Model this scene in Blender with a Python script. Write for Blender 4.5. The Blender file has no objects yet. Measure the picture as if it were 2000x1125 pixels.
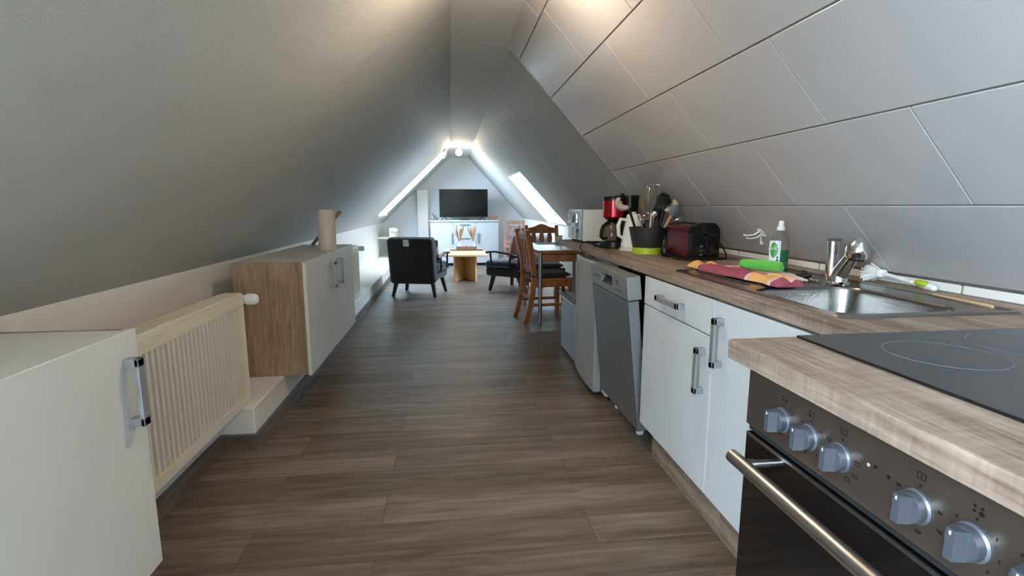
import bpy, bmesh, math, random
from mathutils import Vector, Matrix
random.seed(7)
S = bpy.context.scene
C = S.collection
PI = math.pi
CZ = 2.17                                   # height of the flat ceiling strip

# ---------------------------------------------------------------- camera, sky, exposure
cd = bpy.data.cameras.new('camera'); cam = bpy.data.objects.new('camera', cd); C.objects.link(cam)
cd.sensor_width = 36.0; cd.lens = 18.0; cd.clip_start = 0.02; cd.clip_end = 100
cam.location = (0, 0, 1.17)
cam.rotation_euler = (math.radians(90) - math.atan(.1595), 0, -math.atan(.1215))
S.camera = cam
wd = bpy.data.worlds.new('overcast_sky'); S.world = wd; wd.use_nodes = True
bg = wd.node_tree.nodes['Background']
bg.inputs['Color'].default_value = (0.69, 0.86, 1.0, 1); bg.inputs['Strength'].default_value = 17.0
S.view_settings.view_transform = 'Standard'; S.view_settings.look = 'None'
S.view_settings.gamma = 1.0; S.view_settings.exposure = 1.35
try: S.view_settings.use_curve_mapping = False
except Exception: pass
S.cycles.max_bounces = 10; S.cycles.diffuse_bounces = 6; S.cycles.glossy_bounces = 4
S.cycles.transparent_max_bounces = 12; S.cycles.sample_clamp_indirect = 6.0
S.cycles.caustics_reflective = False; S.cycles.caustics_refractive = False
S.cycles.use_denoising = True

# ---------------------------------------------------------------- materials
def _new(name):
    m = bpy.data.materials.new(name); m.use_nodes = True
    return m, m.node_tree.nodes, m.node_tree.links, m.node_tree.nodes['Principled BSDF']
def lin(c):
    return tuple(((x/12.92) if x <= .04045 else ((x+.055)/1.055)**2.4) for x in [v/255 for v in c])
def pm(name, rgb, rough=.5, metal=0, bump=None, vary=None, coat=0, spec=.5, stretch=(1,1,1), sheen=0):
    """plain surface; rgb in sRGB 0-255; bump=(scale, strength), vary=(scale, amount)"""
    m, N, L, B = _new(name); c = lin(rgb)
    B.inputs['Base Color'].default_value = (*c, 1); B.inputs['Roughness'].default_value = rough
    B.inputs['Metallic'].default_value = metal; B.inputs['Coat Weight'].default_value = coat
    B.inputs['Specular IOR Level'].default_value = spec
    B.inputs['Sheen Weight'].default_value = sheen
    if bump or vary:
        tc = N.new('ShaderNodeTexCoord'); mp = N.new('ShaderNodeMapping'); mp.inputs['Scale'].default_value = stretch
        L.new(tc.outputs['Object'], mp.inputs['Vector'])
    if vary:
        n = N.new('ShaderNodeTexNoise'); n.inputs['Scale'].default_value = vary[0]; n.inputs['Detail'].default_value = 5
        L.new(mp.outputs[0], n.inputs['Vector'])
        r = N.new('ShaderNodeValToRGB'); a = vary[1]
        r.color_ramp.elements[0].position = .3; r.color_ramp.elements[1].position = .7
        r.color_ramp.elements[0].color = (*[x*(1-a) for x in c], 1); r.color_ramp.elements[1].color = (*[min(1, x*(1+a)) for x in c], 1)
        L.new(n.outputs['Fac'], r.inputs['Fac']); L.new(r.outputs['Color'], B.inputs['Base Color'])
    if bump:
        n = N.new('ShaderNodeTexNoise'); n.inputs['Scale'].default_value = bump[0]; n.inputs['Detail'].default_value = 4
        L.new(mp.outputs[0], n.inputs['Vector'])
        b = N.new('ShaderNodeBump'); b.inputs['Strength'].default_value = bump[1]; b.inputs['Distance'].default_value = .02
        L.new(n.outputs['Fac'], b.inputs['Height']); L.new(b.outputs['Normal'], B.inputs['Normal'])
    return m
def slope_plaster(name, rgb):
    """rolled grey paint: fine grain plus long faint trowel waves running down the slope"""
    m, N, L, B = _new(name); c = lin(rgb)
    B.inputs['Base Color'].default_value = (*c, 1); B.inputs['Roughness'].default_value = .6
    tc = N.new('ShaderNodeTexCoord')
    mp = N.new('ShaderNodeMapping'); mp.inputs['Scale'].default_value = (.35, 2.6, .35); L.new(tc.outputs['Object'], mp.inputs['Vector'])
    n1 = N.new('ShaderNodeTexNoise'); n1.inputs['Scale'].default_value = 1.6; n1.inputs['Detail'].default_value = 3; L.new(mp.outputs[0], n1.inputs['Vector'])
    n2 = N.new('ShaderNodeTexNoise'); n2.inputs['Scale'].default_value = 170; n2.inputs['Detail'].default_value = 3; L.new(tc.outputs['Object'], n2.inputs['Vector'])
    b1 = N.new('ShaderNodeBump'); b1.inputs['Strength'].default_value = .42; b1.inputs['Distance'].default_value = .03
    b2 = N.new('ShaderNodeBump'); b2.inputs['Strength'].default_value = .38; b2.inputs['Distance'].default_value = .004
    L.new(n1.outputs['Fac'], b1.inputs['Height']); L.new(n2.outputs['Fac'], b2.inputs['Height'])
    L.new(b1.outputs['Normal'], b2.inputs['Normal']); L.new(b2.outputs['Normal'], B.inputs['Normal'])
    return m
def wood(name, dark, light, axis='y', scale=14, rough=.45, contrast=(.36, .66), saw=0, bump=.16, coat=0):
    """grain running along axis; saw adds faint cross-cut marks"""
    m, N, L, B = _new(name)
    B.inputs['Roughness'].default_value = rough; B.inputs['Coat Weight'].default_value = coat
    tc = N.new('ShaderNodeTexCoord'); mp = N.new('ShaderNodeMapping')
    s = {'x': (.09, 1, 1), 'y': (1, .09, 1), 'z': (1, 1, .09)}[axis]
    mp.inputs['Scale'].default_value = s; L.new(tc.outputs['Object'], mp.inputs['Vector'])
    n = N.new('ShaderNodeTexNoise'); n.inputs['Scale'].default_value = scale; n.inputs['Detail'].default_value = 8
    n.inputs['Roughness'].default_value = .62; n.inputs['Distortion'].default_value = .6; L.new(mp.outputs[0], n.inputs['Vector'])
    n2 = N.new('ShaderNodeTexNoise'); n2.inputs['Scale'].default_value = scale*9; n2.inputs['Detail'].default_value = 3; L.new(mp.outputs[0], n2.inputs['Vector'])
    mx = N.new('ShaderNodeMix'); mx.data_type = 'FLOAT'; mx.inputs[0].default_value = .35
    L.new(n.outputs['Fac'], mx.inputs[2]); L.new(n2.outputs['Fac'], mx.inputs[3]); out = mx.outputs[0]
    if saw:
        mp2 = N.new('ShaderNodeMapping'); s2 = {'x': (1, .12, .12), 'y': (.12, 1, .12), 'z': (.12, .12, 1)}[axis]
        mp2.inputs['Scale'].default_value = s2; L.new(tc.outputs['Object'], mp2.inputs['Vector'])
        n3 = N.new('ShaderNodeTexNoise'); n3.inputs['Scale'].default_value = 110; n3.inputs['Detail'].default_value = 2; L.new(mp2.outputs[0], n3.inputs['Vector'])
        mx2 = N.new('ShaderNodeMix'); mx2.data_type = 'FLOAT'; mx2.inputs[0].default_value = saw
        L.new(out, mx2.inputs[2]); L.new(n3.outputs['Fac'], mx2.inputs[3]); out = mx2.outputs[0]
    r = N.new('ShaderNodeValToRGB'); e = r.color_ramp.elements
    e[0].position = contrast[0]; e[1].position = contrast[1]; e[0].color = (*lin(dark), 1); e[1].color = (*lin(light), 1)
    L.new(out, r.inputs['Fac']); L.new(r.outputs['Color'], B.inputs['Base Color'])
    b = N.new('ShaderNodeBump'); b.inputs['Strength'].default_value = bump; b.inputs['Distance'].default_value = .003
    L.new(n2.outputs['Fac'], b.inputs['Height']); L.new(b.outputs['Normal'], B.inputs['Normal'])
    return m
def floor_planks():
    m, N, L, B = _new('vinyl_plank_floor')
    tc = N.new('ShaderNodeTexCoord'); mp = N.new('ShaderNodeMapping'); mp.inputs['Location'].default_value = (.27, .01, 0); L.new(tc.outputs['Object'], mp.inputs['Vector'])
    br = N.new('ShaderNodeTexBrick'); br.offset = .37; br.offset_frequency = 2; br.squash = 1
    for k, v in dict(Scale=1, **{'Mortar Size': .0012, 'Mortar Smooth': .1, 'Bias': 0, 'Brick Width': 1.22, 'Row Height': .2}).items(): br.inputs[k].default_value = v
    br.inputs['Color1'].default_value = (0, 0, 0, 1); br.inputs['Color2'].default_value = (1, 1, 1, 1); br.inputs['Mortar'].default_value = (.5, .5, .5, 1)
    L.new(mp.outputs[0], br.inputs['Vector'])
    off = N.new('ShaderNodeVectorMath'); off.operation = 'MULTIPLY_ADD'; off.inputs[1].default_value = (7, 3, 5)
    L.new(br.outputs['Color'], off.inputs[0]); L.new(mp.outputs[0], off.inputs[2])
    m2 = N.new('ShaderNodeMapping'); m2.inputs['Scale'].default_value = (.10, 1, 1); L.new(off.outputs[0], m2.inputs['Vector'])
    n = N.new('ShaderNodeTexNoise'); n.inputs['Scale'].default_value = 24; n.inputs['Detail'].default_value = 11; n.inputs['Roughness'].default_value = .62; n.inputs['Distortion'].default_value = .8
    L.new(m2.outputs[0], n.inputs['Vector'])
    n2 = N.new('ShaderNodeTexNoise'); n2.inputs['Scale'].default_value = 5; n2.inputs['Detail'].default_value = 3; n2.inputs['Distortion'].default_value = 1.2; L.new(m2.outputs[0], n2.inputs['Vector'])
    mx = N.new('ShaderNodeMix'); mx.data_type = 'FLOAT'; mx.inputs[0].default_value = .42; L.new(n.outputs['Fac'], mx.inputs[2]); L.new(n2.outputs['Fac'], mx.inputs[3])
    ad = N.new('ShaderNodeMath'); ad.operation = 'MULTIPLY_ADD'; ad.inputs[1].default_value = .07
    L.new(br.outputs['Color'], ad.inputs[0]); L.new(mx.outputs[0], ad.inputs[2])
    r = N.new('ShaderNodeValToRGB'); e = r.color_ramp.elements
    e[0].position = .36; e[0].color = (*lin((80, 66, 57)), 1); e[1].position = .68; e[1].color = (*lin((140, 123, 110)), 1)
    mid = e.new(.52); mid.color = (*lin((108, 93, 82)), 1)
    L.new(ad.outputs[0], r.inputs['Fac'])
    dk = N.new('ShaderNodeMix'); dk.data_type = 'RGBA'; dk.inputs[7].default_value = (*lin((60, 50, 45)), 1)
    L.new(br.outputs['Fac'], dk.inputs[0]); L.new(r.outputs['Color'], dk.inputs[6]); L.new(dk.outputs[2], B.inputs['Base Color'])
    B.inputs['Roughness'].default_value = .42
    b = N.new('ShaderNodeBump'); b.inputs['Strength'].default_value = .12; b.inputs['Distance'].default_value = .003
    L.new(n.outputs['Fac'], b.inputs['Height']); L.new(b.outputs['Normal'], B.inputs['Normal'])
    return m
def glass_pane(name, tint=(1, 1, 1), refl=.08):
    m, N, L, B = _new(name); N.remove(B); o = N['Material Output']
    t = N.new('ShaderNodeBsdfTransparent'); t.inputs[0].default_value = (*tint, 1)
    g = N.new('ShaderNodeBsdfGlossy'); g.inputs['Roughness'].default_value = .03
    lw = N.new('ShaderNodeLayerWeight'); lw.inputs['Blend'].default_value = .5
    pw = N.new('ShaderNodeMath'); pw.operation = 'POWER'; pw.inputs[1].default_value = 5; L.new(lw.outputs['Facing'], pw.inputs[0])
    f = N.new('ShaderNodeMath'); f.operation = 'MULTIPLY_ADD'; f.inputs[1].default_value = .6; f.inputs[2].default_value = refl*.5; L.new(pw.outputs[0], f.inputs[0])
    mx = N.new('ShaderNodeMixShader'); L.new(f.outputs[0], mx.inputs[0]); L.new(t.outputs[0], mx.inputs[1]); L.new(g.outputs[0], mx.inputs[2])
    L.new(mx.outputs[0], o.inputs['Surface']); return m
def emit(name, rgb, strength):
    m, N, L, B = _new(name)
    B.inputs['Emission Color'].default_value = (*lin(rgb), 1); B.inputs['Emission Strength'].default_value = strength
    B.inputs['Base Color'].default_value = (*lin(rgb), 1); return m
def banded_cloth(name):
    """woven tea towel: plum body, mustard bands near the ends with pale lines"""
    m, N, L, B = _new(name); B.inputs['Roughness'].default_value = .9
    tc = N.new('ShaderNodeTexCoord'); sp = N.new('ShaderNodeSeparateXYZ'); L.new(tc.outputs['Object'], sp.inputs[0])
    mr = N.new('ShaderNodeMapRange'); mr.inputs['From Min'].default_value = -.31; mr.inputs['From Max'].default_value = .31; L.new(sp.outputs['Y'], mr.inputs['Value'])
    r = N.new('ShaderNodeValToRGB'); r.color_ramp.interpolation = 'CONSTANT'; e = r.color_ramp.elements
    pl, mu, pk = lin((150, 72, 88)), lin((226, 172, 104)), lin((226, 186, 190))
    stops = [(0, pl), (.07, pk), (.10, mu), (.27, pk), (.30, pl), (.78, pk), (.80, mu), (.97, pl)]
    e[0].position = 0; e[0].color = (*stops[0][1], 1); e[1].position = .07; e[1].color = (*stops[1][1], 1)
    for p, c in stops[2:]: x = e.new(p); x.color = (*c, 1)
    L.new(mr.outputs[0], r.inputs['Fac']); L.new(r.outputs['Color'], B.inputs['Base Color'])
    n = N.new('ShaderNodeTexNoise'); n.inputs['Scale'].default_value = 350; L.new(tc.outputs['Object'], n.inputs['Vector'])
    b = N.new('ShaderNodeBump'); b.inputs['Strength'].default_value = .4; b.inputs['Distance'].default_value = .003
    L.new(n.outputs['Fac'], b.inputs['Height']); L.new(b.outputs['Normal'], B.inputs['Normal']); return m

M = dict(
    floor=floor_planks(),
    slope=slope_plaster('grey_slope_paint', (190, 191, 188)),
    strip=pm('ceiling_paint', (222, 222, 219), .7, bump=(120, .08)),
    wall=pm('white_wall_paint', (230, 226, 219), .65, bump=(150, .12)),
    gable=pm('gable_paint', (226, 230, 233), .7, bump=(150, .1)),
    tile=pm('satin_cladding_panel', (196, 192, 192), .27, bump=(3, .02)),
    groove=pm('panel_groove', (120, 112, 106), .6),
    ceramic=pm('white_ceramic_strip', (236, 232, 228), .18),
    joint=pm('grey_joint', (150, 146, 142), .7),
    skirting=wood('skirting_wood', (78, 66, 60), (132, 116, 106), 'y', 16, .5),
    oak=wood('sonoma_oak_worktop', (106, 86, 72), (170, 150, 134), 'y', 11, .5, contrast=(.40, .62), saw=.14),
    oak_v=wood('sonoma_oak_side', (122, 96, 74), (186, 160, 134), 'z', 9, .5, contrast=(.36, .66), saw=.08),
    cab_l=pm('cream_white_laminate', (214, 213, 207), .4),
    cab_in=pm('white_board_core', (206, 204, 198), .55),
    cab_r=pm('white_laminate', (212, 214, 217), .33, bump=(260, .03)),
    rad=pm('radiator_enamel', (222, 212, 192), .32),
    rad_dark=pm('radiator_gap', (120, 114, 104), .6),
    white_pl=pm('white_plastic', (238, 238, 236), .3),
    alu=pm('satin_aluminium', (170, 173, 178), .42, metal=.6), knob=pm('blue_grey_knob', (112, 117, 126), .36, metal=.7),
    steel=pm('brushed_steel', (176, 174, 172), .3, metal=1, bump=(60, .05), stretch=(1, .05, 1)),
    sinkst=pm('sink_steel', (146, 143, 140), .27, metal=1, bump=(90, .04), stretch=(1, .06, 1)),
    chrome=pm('chrome', (225, 226, 228), .06, metal=1),
    dwst=pm('dishwasher_steel', (152, 156, 162), .36, metal=.85),
    dwpanel=pm('dishwasher_panel_silver', (158, 162, 162), .4, metal=.6),
    brownst=pm('smoky_steel_panel', (104, 92, 84), .3, metal=.75),
    blackgl=pm('black_glass', (12, 12, 13), .06, coat=.3),
    hobgl=pm('hob_glass', (16, 17, 19), .09, coat=.4),
    ring=pm('hob_ring_print', (92, 94, 98), .4),
    ink=pm('black_print', (14, 13, 13), .5),
    black=pm('black_plastic', (20, 20, 21), .32),
    blackm=pm('matt_black_plastic', (36, 36, 36), .55),
    blackg=pm('gloss_black', (6, 6, 8), .12, spec=.45),
    dark=pm('dark_cavity', (22, 21, 21), .8),
    fabric=pm('black_fabric', (26, 25, 27), .9, bump=(300, .4), vary=(6, .18), sheen=.3),
    fabric2=pm('charcoal_seat_fabric', (36, 35, 42), .9, bump=(300, .4), vary=(6, .18), sheen=.3),
    blackw=pm('black_lacquered_wood', (28, 30, 36), .4),
    tag=pm('white_tag', (215, 218, 214), .8),
    pink=pm('dusty_pink_velvet', (166, 118, 114), .8, bump=(200, .2), sheen=.6),
    pine=wood('honey_pine', (138, 82, 40), (192, 126, 72), 'z', 12, .38, coat=.2),
    pine_x=wood('honey_pine_flat', (136, 82, 44), (186, 124, 74), 'y', 12, .35, coat=.25),
    beech=wood('pale_beech', (212, 166, 112), (238, 200, 150), 'z', 9, .45),
    beech_x=wood('pale_beech_top', (214, 172, 122), (240, 206, 160), 'y', 9, .42),
    redwood=wood('reddish_slat_wood', (152, 104, 92), (196, 150, 134), 'z', 14, .5),
    bamboo=wood('light_stick_wood', (190, 150, 104), (224, 190, 144), 'y', 20, .5),
    spoonw=wood('spoon_wood', (150, 106, 70), (190, 146, 104), 'z', 20, .5),
    boxw=wood('brown_box_wood', (116, 84, 64), (156, 118, 94), 'x', 12, .55),
    red=pm('metallic_red', (176, 16, 30), .22, metal=.5, coat=.5),
    maroon=pm('metallic_maroon', (100, 22, 36), .2, metal=.55, coat=.5),
    lime=pm('lime_plastic', (172, 190, 48), .45),
    greenc=pm('green_microfibre', (92, 186, 60), .95, bump=(260, .5), sheen=.4),
    palec=pm('pale_cloth', (232, 214, 202), .9, bump=(220, .3)),
    towel=banded_cloth('banded_tea_towel'),
    soap=pm('green_soap', (10, 112, 70), .12, spec=.6),
    clearpl=glass_pane('clear_plastic', (.93, .95, .94)),
    pane=glass_pane('window_glass', (.76, .79, .81)), pane2=glass_pane('window_glass_clear', (.97, .99, 1)),
    carafe=glass_pane('carafe_glass', (.55, .5, .45)),
    label=pm('bottle_label_white', (232, 238, 236), .4),
    leaf=pm('label_green', (66, 138, 62), .4),
    blue=pm('label_blue', (52, 66, 128), .4),
    paper=pm('kitchen_paper', (236, 222, 206), .95, bump=(140, .5)),
    screen=pm('tv_screen', (6, 6, 7), .16, spec=.25),
    reed=pm('dried_grass', (178, 142, 112), .9),
    vase=pm('lilac_glass', (214, 206, 222), .1, coat=.5),
    wht=pm('white_furniture', (190, 195, 202), .3),
    greyhandle=pm('grey_bar', (150, 156, 166), .4, metal=.5),
    beige=pm('beige_nylon', (172, 158, 138), .5),
    greyn=pm('grey_nylon', (96, 98, 102), .5),
    cord=pm('black_cord', (16, 16, 16), .5),
    mat=pm('dark_placemat', (58, 58, 62), .8),
    frame=pm('window_frame_white', (226, 229, 232), .4),
    bluegl=pm('microwave_front', (150, 172, 188), .15, coat=.5),
    greyd=pm('grey_trim', (92, 94, 98), .4),
    fridge=pm('fridge_enamel', (182, 182, 181), .3, metal=.35),
    minif=pm('mini_fridge_silver', (168, 178, 188), .35, metal=.5),
)

# ---------------------------------------------------------------- mesh helpers
class MB:
    def __init__(s): s.bm = bmesh.new()
    def _add(s, t, Mx=None):
        if Mx is not None: bmesh.ops.transform(t, matrix=Mx, verts=t.verts)
        me = bpy.data.meshes.new('t'); t.to_mesh(me); t.free(); s.bm.from_mesh(me); bpy.data.meshes.remove(me); return s
    def box(s, x0, x1, y0, y1, z0, z1, bev=0, seg=2, Mx=None):
        t = bmesh.new(); bmesh.ops.create_cube(t, size=1)
        for v in t.verts: v.co = Vector(((x0+x1)/2+v.co.x*(x1-x0), (y0+y1)/2+v.co.y*(y1-y0), (z0+z1)/2+v.co.z*(z1-z0)))
        if bev: bmesh.ops.bevel(t, geom=list(t.edges), offset=bev, segments=seg, profile=.5, affect='EDGES')
        return s._add(t, Mx)
    def loft(s, rings, cap0=True, cap1=True, closed=False, Mx=None):
        t = bmesh.new(); R = [[t.verts.new(p) for p in r] for r in rings]; n = len(R[0])
        pairs = list(zip(R, R[1:])) + ([(R[-1], R[0])] if closed else [])
        for a, b in pairs:
            for i in range(n): t.faces.new((a[i], a[(i+1) % n], b[(i+1) % n], b[i]))
        if not closed:
            if cap0: t.faces.new(R[0][::-1])
            if cap1: t.faces.new(R[-1])
        bmesh.ops.recalc_face_normals(t, faces=t.faces); return s._add(t, Mx)
    def cyl(s, p0, p1, r0, r1=None, n=20, Mx=None):
        return s.tube([p0, p1], [r0, r0 if r1 is None else r1], n, Mx)
    def tube(s, pts, r, n=8, Mx=None, closed=False):
        pts = [Vector(p) for p in pts]; k = len(pts); rs = r if isinstance(r, (list, tuple)) else [r]*k
        rings = []; up = None
        for i, p in enumerate(pts):
            if closed: d = pts[(i+1) % k]-pts[i-1]
            else: d = pts[min(i+1, k-1)]-pts[max(i-1, 0)]
            d.normalize()
            if up is None: up = Vector((0, 0, 1)) if abs(d.z) < .9 else Vector((1, 0, 0))
            a = up-d*up.dot(d)
            if a.length < 1e-5: a = d.orthogonal()
            a.normalize(); b = d.cross(a); up = a
            rings.append([p+(a*math.cos(t)+b*math.sin(t))*rs[i] for t in [2*PI*j/n for j in range(n)]])
        return s.loft(rings, closed=closed, Mx=Mx)
    def lathe(s, prof, c=(0, 0, 0), n=28, Mx=None, sx=1, sy=1):
        c = Vector(c); rings = [[c+Vector((r*sx*math.cos(2*PI*j/n), r*sy*math.sin(2*PI*j/n), z)) for j in range(n)] for r, z in prof]
        return s.loft(rings, Mx=Mx)
    def prism(s, poly, a, b, axis='y', bev=0, Mx=None):
        f = {'x': lambda p, t: (t, p[0], p[1]), 'y': lambda p, t: (p[0], t, p[1]), 'z': lambda p, t: (p[0], p[1], t)}[axis]
        t = bmesh.new(); A = [t.verts.new(f(p, a)) for p in poly]; Bv = [t.verts.new(f(p, b)) for p in poly]; n = len(poly)
        for i in range(n): t.faces.new((A[i], A[(i+1) % n], Bv[(i+1) % n], Bv[i]))
        t.faces.new(A[::-1]); t.faces.new(Bv); bmesh.ops.recalc_face_normals(t, faces=t.faces)
        if bev: bmesh.ops.bevel(t, geom=list(t.edges), offset=bev, segments=2, profile=.5, affect='EDGES')
        return s._add(t, Mx)
    def sphere(s, c, r, n=20, Mx=None, sc=(1, 1, 1)):
        t = bmesh.new(); bmesh.ops.create_uvsphere(t, u_segments=n, v_segments=max(8, n//2), radius=r)
        for v in t.verts: v.co = Vector((v.co.x*sc[0]+c[0], v.co.y*sc[1]+c[1], v.co.z*sc[2]+c[2]))
        return s._add(t, Mx)
    def build(s, name, mat, parent=None, smooth=35, shift=None):
        if parent is not None and parent.get('_w') is None and shift is None: pass
        me = bpy.data.meshes.new(name)
        sh = shift if shift is not None else ORG.get(root_of(parent).name if parent else '', None)
        if sh is not None: bmesh.ops.transform(s.bm, matrix=sh, verts=s.bm.verts)
        s.bm.to_mesh(me); s.bm.free(); me.materials.append(mat)
        if smooth:
            me.polygons.foreach_set('use_smooth', [True]*len(me.polygons)); me.set_sharp_from_angle(angle=math.radians(smooth))
        o = bpy.data.objects.new(name, me); C.objects.link(o)
        if parent is not None: o.parent = parent
        if smooth:
            wn = o.modifiers.new('face_weighted_shading', 'WEIGHTED_NORMAL'); wn.keep_sharp = True
        return o
ORG = {}
def root_of(o):
    while o.parent is not None: o = o.parent
    return o
def thing(name, label, cat, loc=(0, 0, 0), rz=0, group=None, local=False):
    """Empty at the base of a thing. local=False: its parts are given in room coordinates."""
    o = bpy.data.objects.new(name, None); C.objects.link(o); o.empty_display_size = .05
    o.location = loc; o.rotation_euler = (0, 0, rz); o['label'] = label; o['category'] = cat
    if group: o['group'] = group
    if not local: ORG[o.name] = (Matrix.Translation(loc) @ Matrix.Rotation(rz, 4, 'Z')).inverted()
    return o
def single(name, label, cat, mb, mat, loc, group=None, smooth=35):
    """a thing that is one mesh, given in room coordinates, origin at loc"""
    o = mb.build(name, mat, None, smooth, Matrix.Translation(-Vector(loc))); o.location = loc
    o['label'] = label; o['category'] = cat
    if group: o['group'] = group
    return o
def struct(name, mb, mat, parent=None, smooth=35):
    o = mb.build(name, mat, parent, smooth)
    if parent is None: o['kind'] = 'structure'
    return o
def dup(root, loc, rz, label=None):
    r = root.copy(); C.objects.link(r); r.location = loc; r.rotation_euler = (0, 0, rz)
    if label: r['label'] = label
    for ch in list(root.children):
        c = ch.copy(); C.objects.link(c); c.parent = r
        for g in list(ch.children):
            d = g.copy(); C.objects.link(d); d.parent = c
    return r
def letters(txt, size, Mx, mat, parent, name='lettering', depth=.0004):
    cu = bpy.data.curves.new('txt', 'FONT'); cu.body = txt; cu.size = size; cu.extrude = depth; cu.align_x = 'CENTER'; cu.align_y = 'CENTER'; cu.resolution_u = 3
    to = bpy.data.objects.new('txt', cu); C.objects.link(to)
    me = bpy.data.meshes.new_from_object(to.evaluated_get(bpy.context.evaluated_depsgraph_get()))
    bpy.data.objects.remove(to); bpy.data.curves.remove(cu)
    mb = MB(); mb.bm.from_mesh(me); bpy.data.meshes.remove(me)
    bmesh.ops.transform(mb.bm, matrix=Mx, verts=mb.bm.verts)
    return mb.build(name, mat, parent, 0)
def rrect(x0, x1, y0, y1, r, z, n=6):
    out = []
    for cx, cy, a0 in ((x1-r, y1-r, 0), (x0+r, y1-r, 90), (x0+r, y0+r, 180), (x1-r, y0+r, 270)):
        for i in range(n+1):
            a = math.radians(a0+90*i/n); out.append(Vector((cx+r*math.cos(a), cy+r*math.sin(a), z)))
    return out
def axes(o, u, v, w):                       # frame matrix
    m = Matrix.Identity(4)
    for i in range(3): m[i][0] = u[i]; m[i][1] = v[i]; m[i][2] = w[i]; m[i][3] = o[i]
    return m

# ---------------------------------------------------------------- the room
YN, YF = -1.9, 10.9
struct('floor', MB().box(-1.6, 1.75, YN-.1, YF+.1, -.1, 0), M['floor'])
struct('wall_left', MB().box(-1.55, -1.35, YN, YF, 0, .86), M['wall'])
struct('wall_right', MB().box(1.55, 1.75, YN, YF, 0, .93), M['wall'])
struct('wall_far', MB().box(-1.75, 1.9, YF, YF+.15, 0, 2.6), M['gable'])
struct('wall_near', MB().box(-1.75, 1.9, YN-.15, YN, 0, 2.6), M['wall'])
struct('ceiling', MB().box(-.3, .75, YN, YF, CZ, CZ+.15), M['strip'])
aL = math.atan(.9625); FL = axes((.03, 0, CZ), (-math.cos(aL), 0, -math.sin(aL)), (0, 1, 0), (-math.sin(aL), 0, math.cos(aL)))
aR = math.atan(1.0976); FR = axes((.41, 0, CZ), (math.cos(aR), 0, -math.sin(aR)), (0, 1, 0), (math.sin(aR), 0, math.cos(aR)))
def slope(name, F, ulen, holes, mat):
    mb = MB(); T = .24; y = YN
    for (v0, v1, u0, u1) in sorted(holes):
        mb.box(-.06, ulen, y, v0, 0, T, Mx=F); mb.box(-.06, u0, v0, v1, 0, T, Mx=F); mb.box(u1, ulen, v0, v1, 0, T, Mx=F); y = v1
    mb.box(-.06, ulen, y, YF, 0, T, Mx=F)
    return struct(name, mb, mat)
HL = [(-1.7, -.1, .30, 1.8), (8.62, 9.75, .15, 1.64)]
HR = [(6.65, 8.0, .74, 1.69)]
slope('ceiling_left', FL, 2.25, HL, M['slope'])
slope('ceiling_right', FR, 1.85, HR, M['slope'])
def skylight(name, F, h, pn_='pane'):
    v0, v1, u0, u1 = h; fr = .05
    mb = MB()                                                        # reveal lining and fixed frame
    for a in ((u0, u0+.012, v0, v1), (u1-.012, u1, v0, v1), (u0, u1, v0, v0+.012), (u0, u1, v1-.012, v1)):
        mb.box(a[0], a[1], a[2], a[3], -.004, .2, Mx=F)
    for a in ((u0, u0+fr, v0, v1), (u1-fr, u1, v0, v1), (u0, u1, v0, v0+fr), (u0, u1, v1-fr, v1)):
        mb.box(a[0], a[1], a[2], a[3], .17, .25, .004, 1, Mx=F)
    o = struct(name, mb, M['frame'])
    mb = MB()
    g = fr+.005; sf = .05
    for a in ((u0+g, u0+g+sf, v0+g, v1-g), (u1-g-sf, u1-g, v0+g, v1-g), (u0+g, u1-g, v0+g, v0+g+sf), (u0+g, u1-g, v1-g-sf, v1-g)):
        mb.box(a[0], a[1], a[2], a[3], .18, .24, .004, 1, Mx=F)
    mb.build('sash', M['frame'], o)
    MB().box(u0+g+sf-.005, u1-g-sf+.005, v0+g+sf-.005, v1-g-sf+.005, .205, .213, Mx=F).build('pane', M[pn_], o)
    MB().tube([F @ Vector((u0+g+.03, (v0+v1)/2-.2, .165)), F @ Vector((u0+g+.03, (v0+v1)/2+.2, .165))], .012, 10).build('handle', M['alu'], o)
    ld = bpy.data.lights.new('sky_portal', 'AREA'); ld.shape = 'RECTANGLE'; ld.size = u1-u0; ld.size_y = v1-v0; ld.cycles.is_portal = True
    lo = bpy.data.objects.new('sky_portal', ld); C.objects.link(lo)
    lo.matrix_world = F @ Matrix.Translation(((u0+u1)/2, (v0+v1)/2, .27))
    # an area lamp shines along its own -Z, here down the slope frame's inward normal
    return o
w1 = skylight('window_1', FL, HL[1]); w2 = skylight('window_2', FR, HR[0]); w3 = skylight('window_3', FL, HL[0], 'pane2')
MB().box(.10, .17, 8.6, 9.77, -.035, .05, .01, Mx=FL).build('blind_cassette', M['frame'], w1)
MB().box(1.635, 1.685, 8.58, 9.79, -.03, .02, .006, Mx=FL).build('window_sill', M['frame'], w1)
# long low ledge and skirting under the left knee wall
LX = -.955
struct('wall_ledge', MB().box(-1.35, LX, 2.48, YF, 0, .21, .004, 1).box(-1.35, -1.115, YN, 2.48, 0, .18, .004, 1), M['wall'])
sk = MB().box(LX, LX+.014, 2.48, YF, 0, .075).box(-1.115, -1.101, YN, 2.466, 0, .075).box(-1.115, LX+.014, 2.466, 2.48, 0, .075)
struct('baseboard_left', sk, M['skirting'])
struct('trim_1', MB().box(LX, LX+.016, 2.48, YF, .075, .081).box(-1.115, -1.099, YN, 2.464, .075, .081).box(-1.115, LX+.016, 2.464, 2.48, .075, .081), M['greyd'])
struct('baseboard_far', MB().box(-.98, 1.55, YF-.014, YF, 0, .075), M['skirting'])
struct('baseboard_right', MB().box(1.536, 1.55, 4.1, YF-.014, 0, .075), M['skirting'])
struct('trim_2', MB().box(-.64, -.425, 10.72, YF, 0, 1.5, .006), M['wall'])
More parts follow.
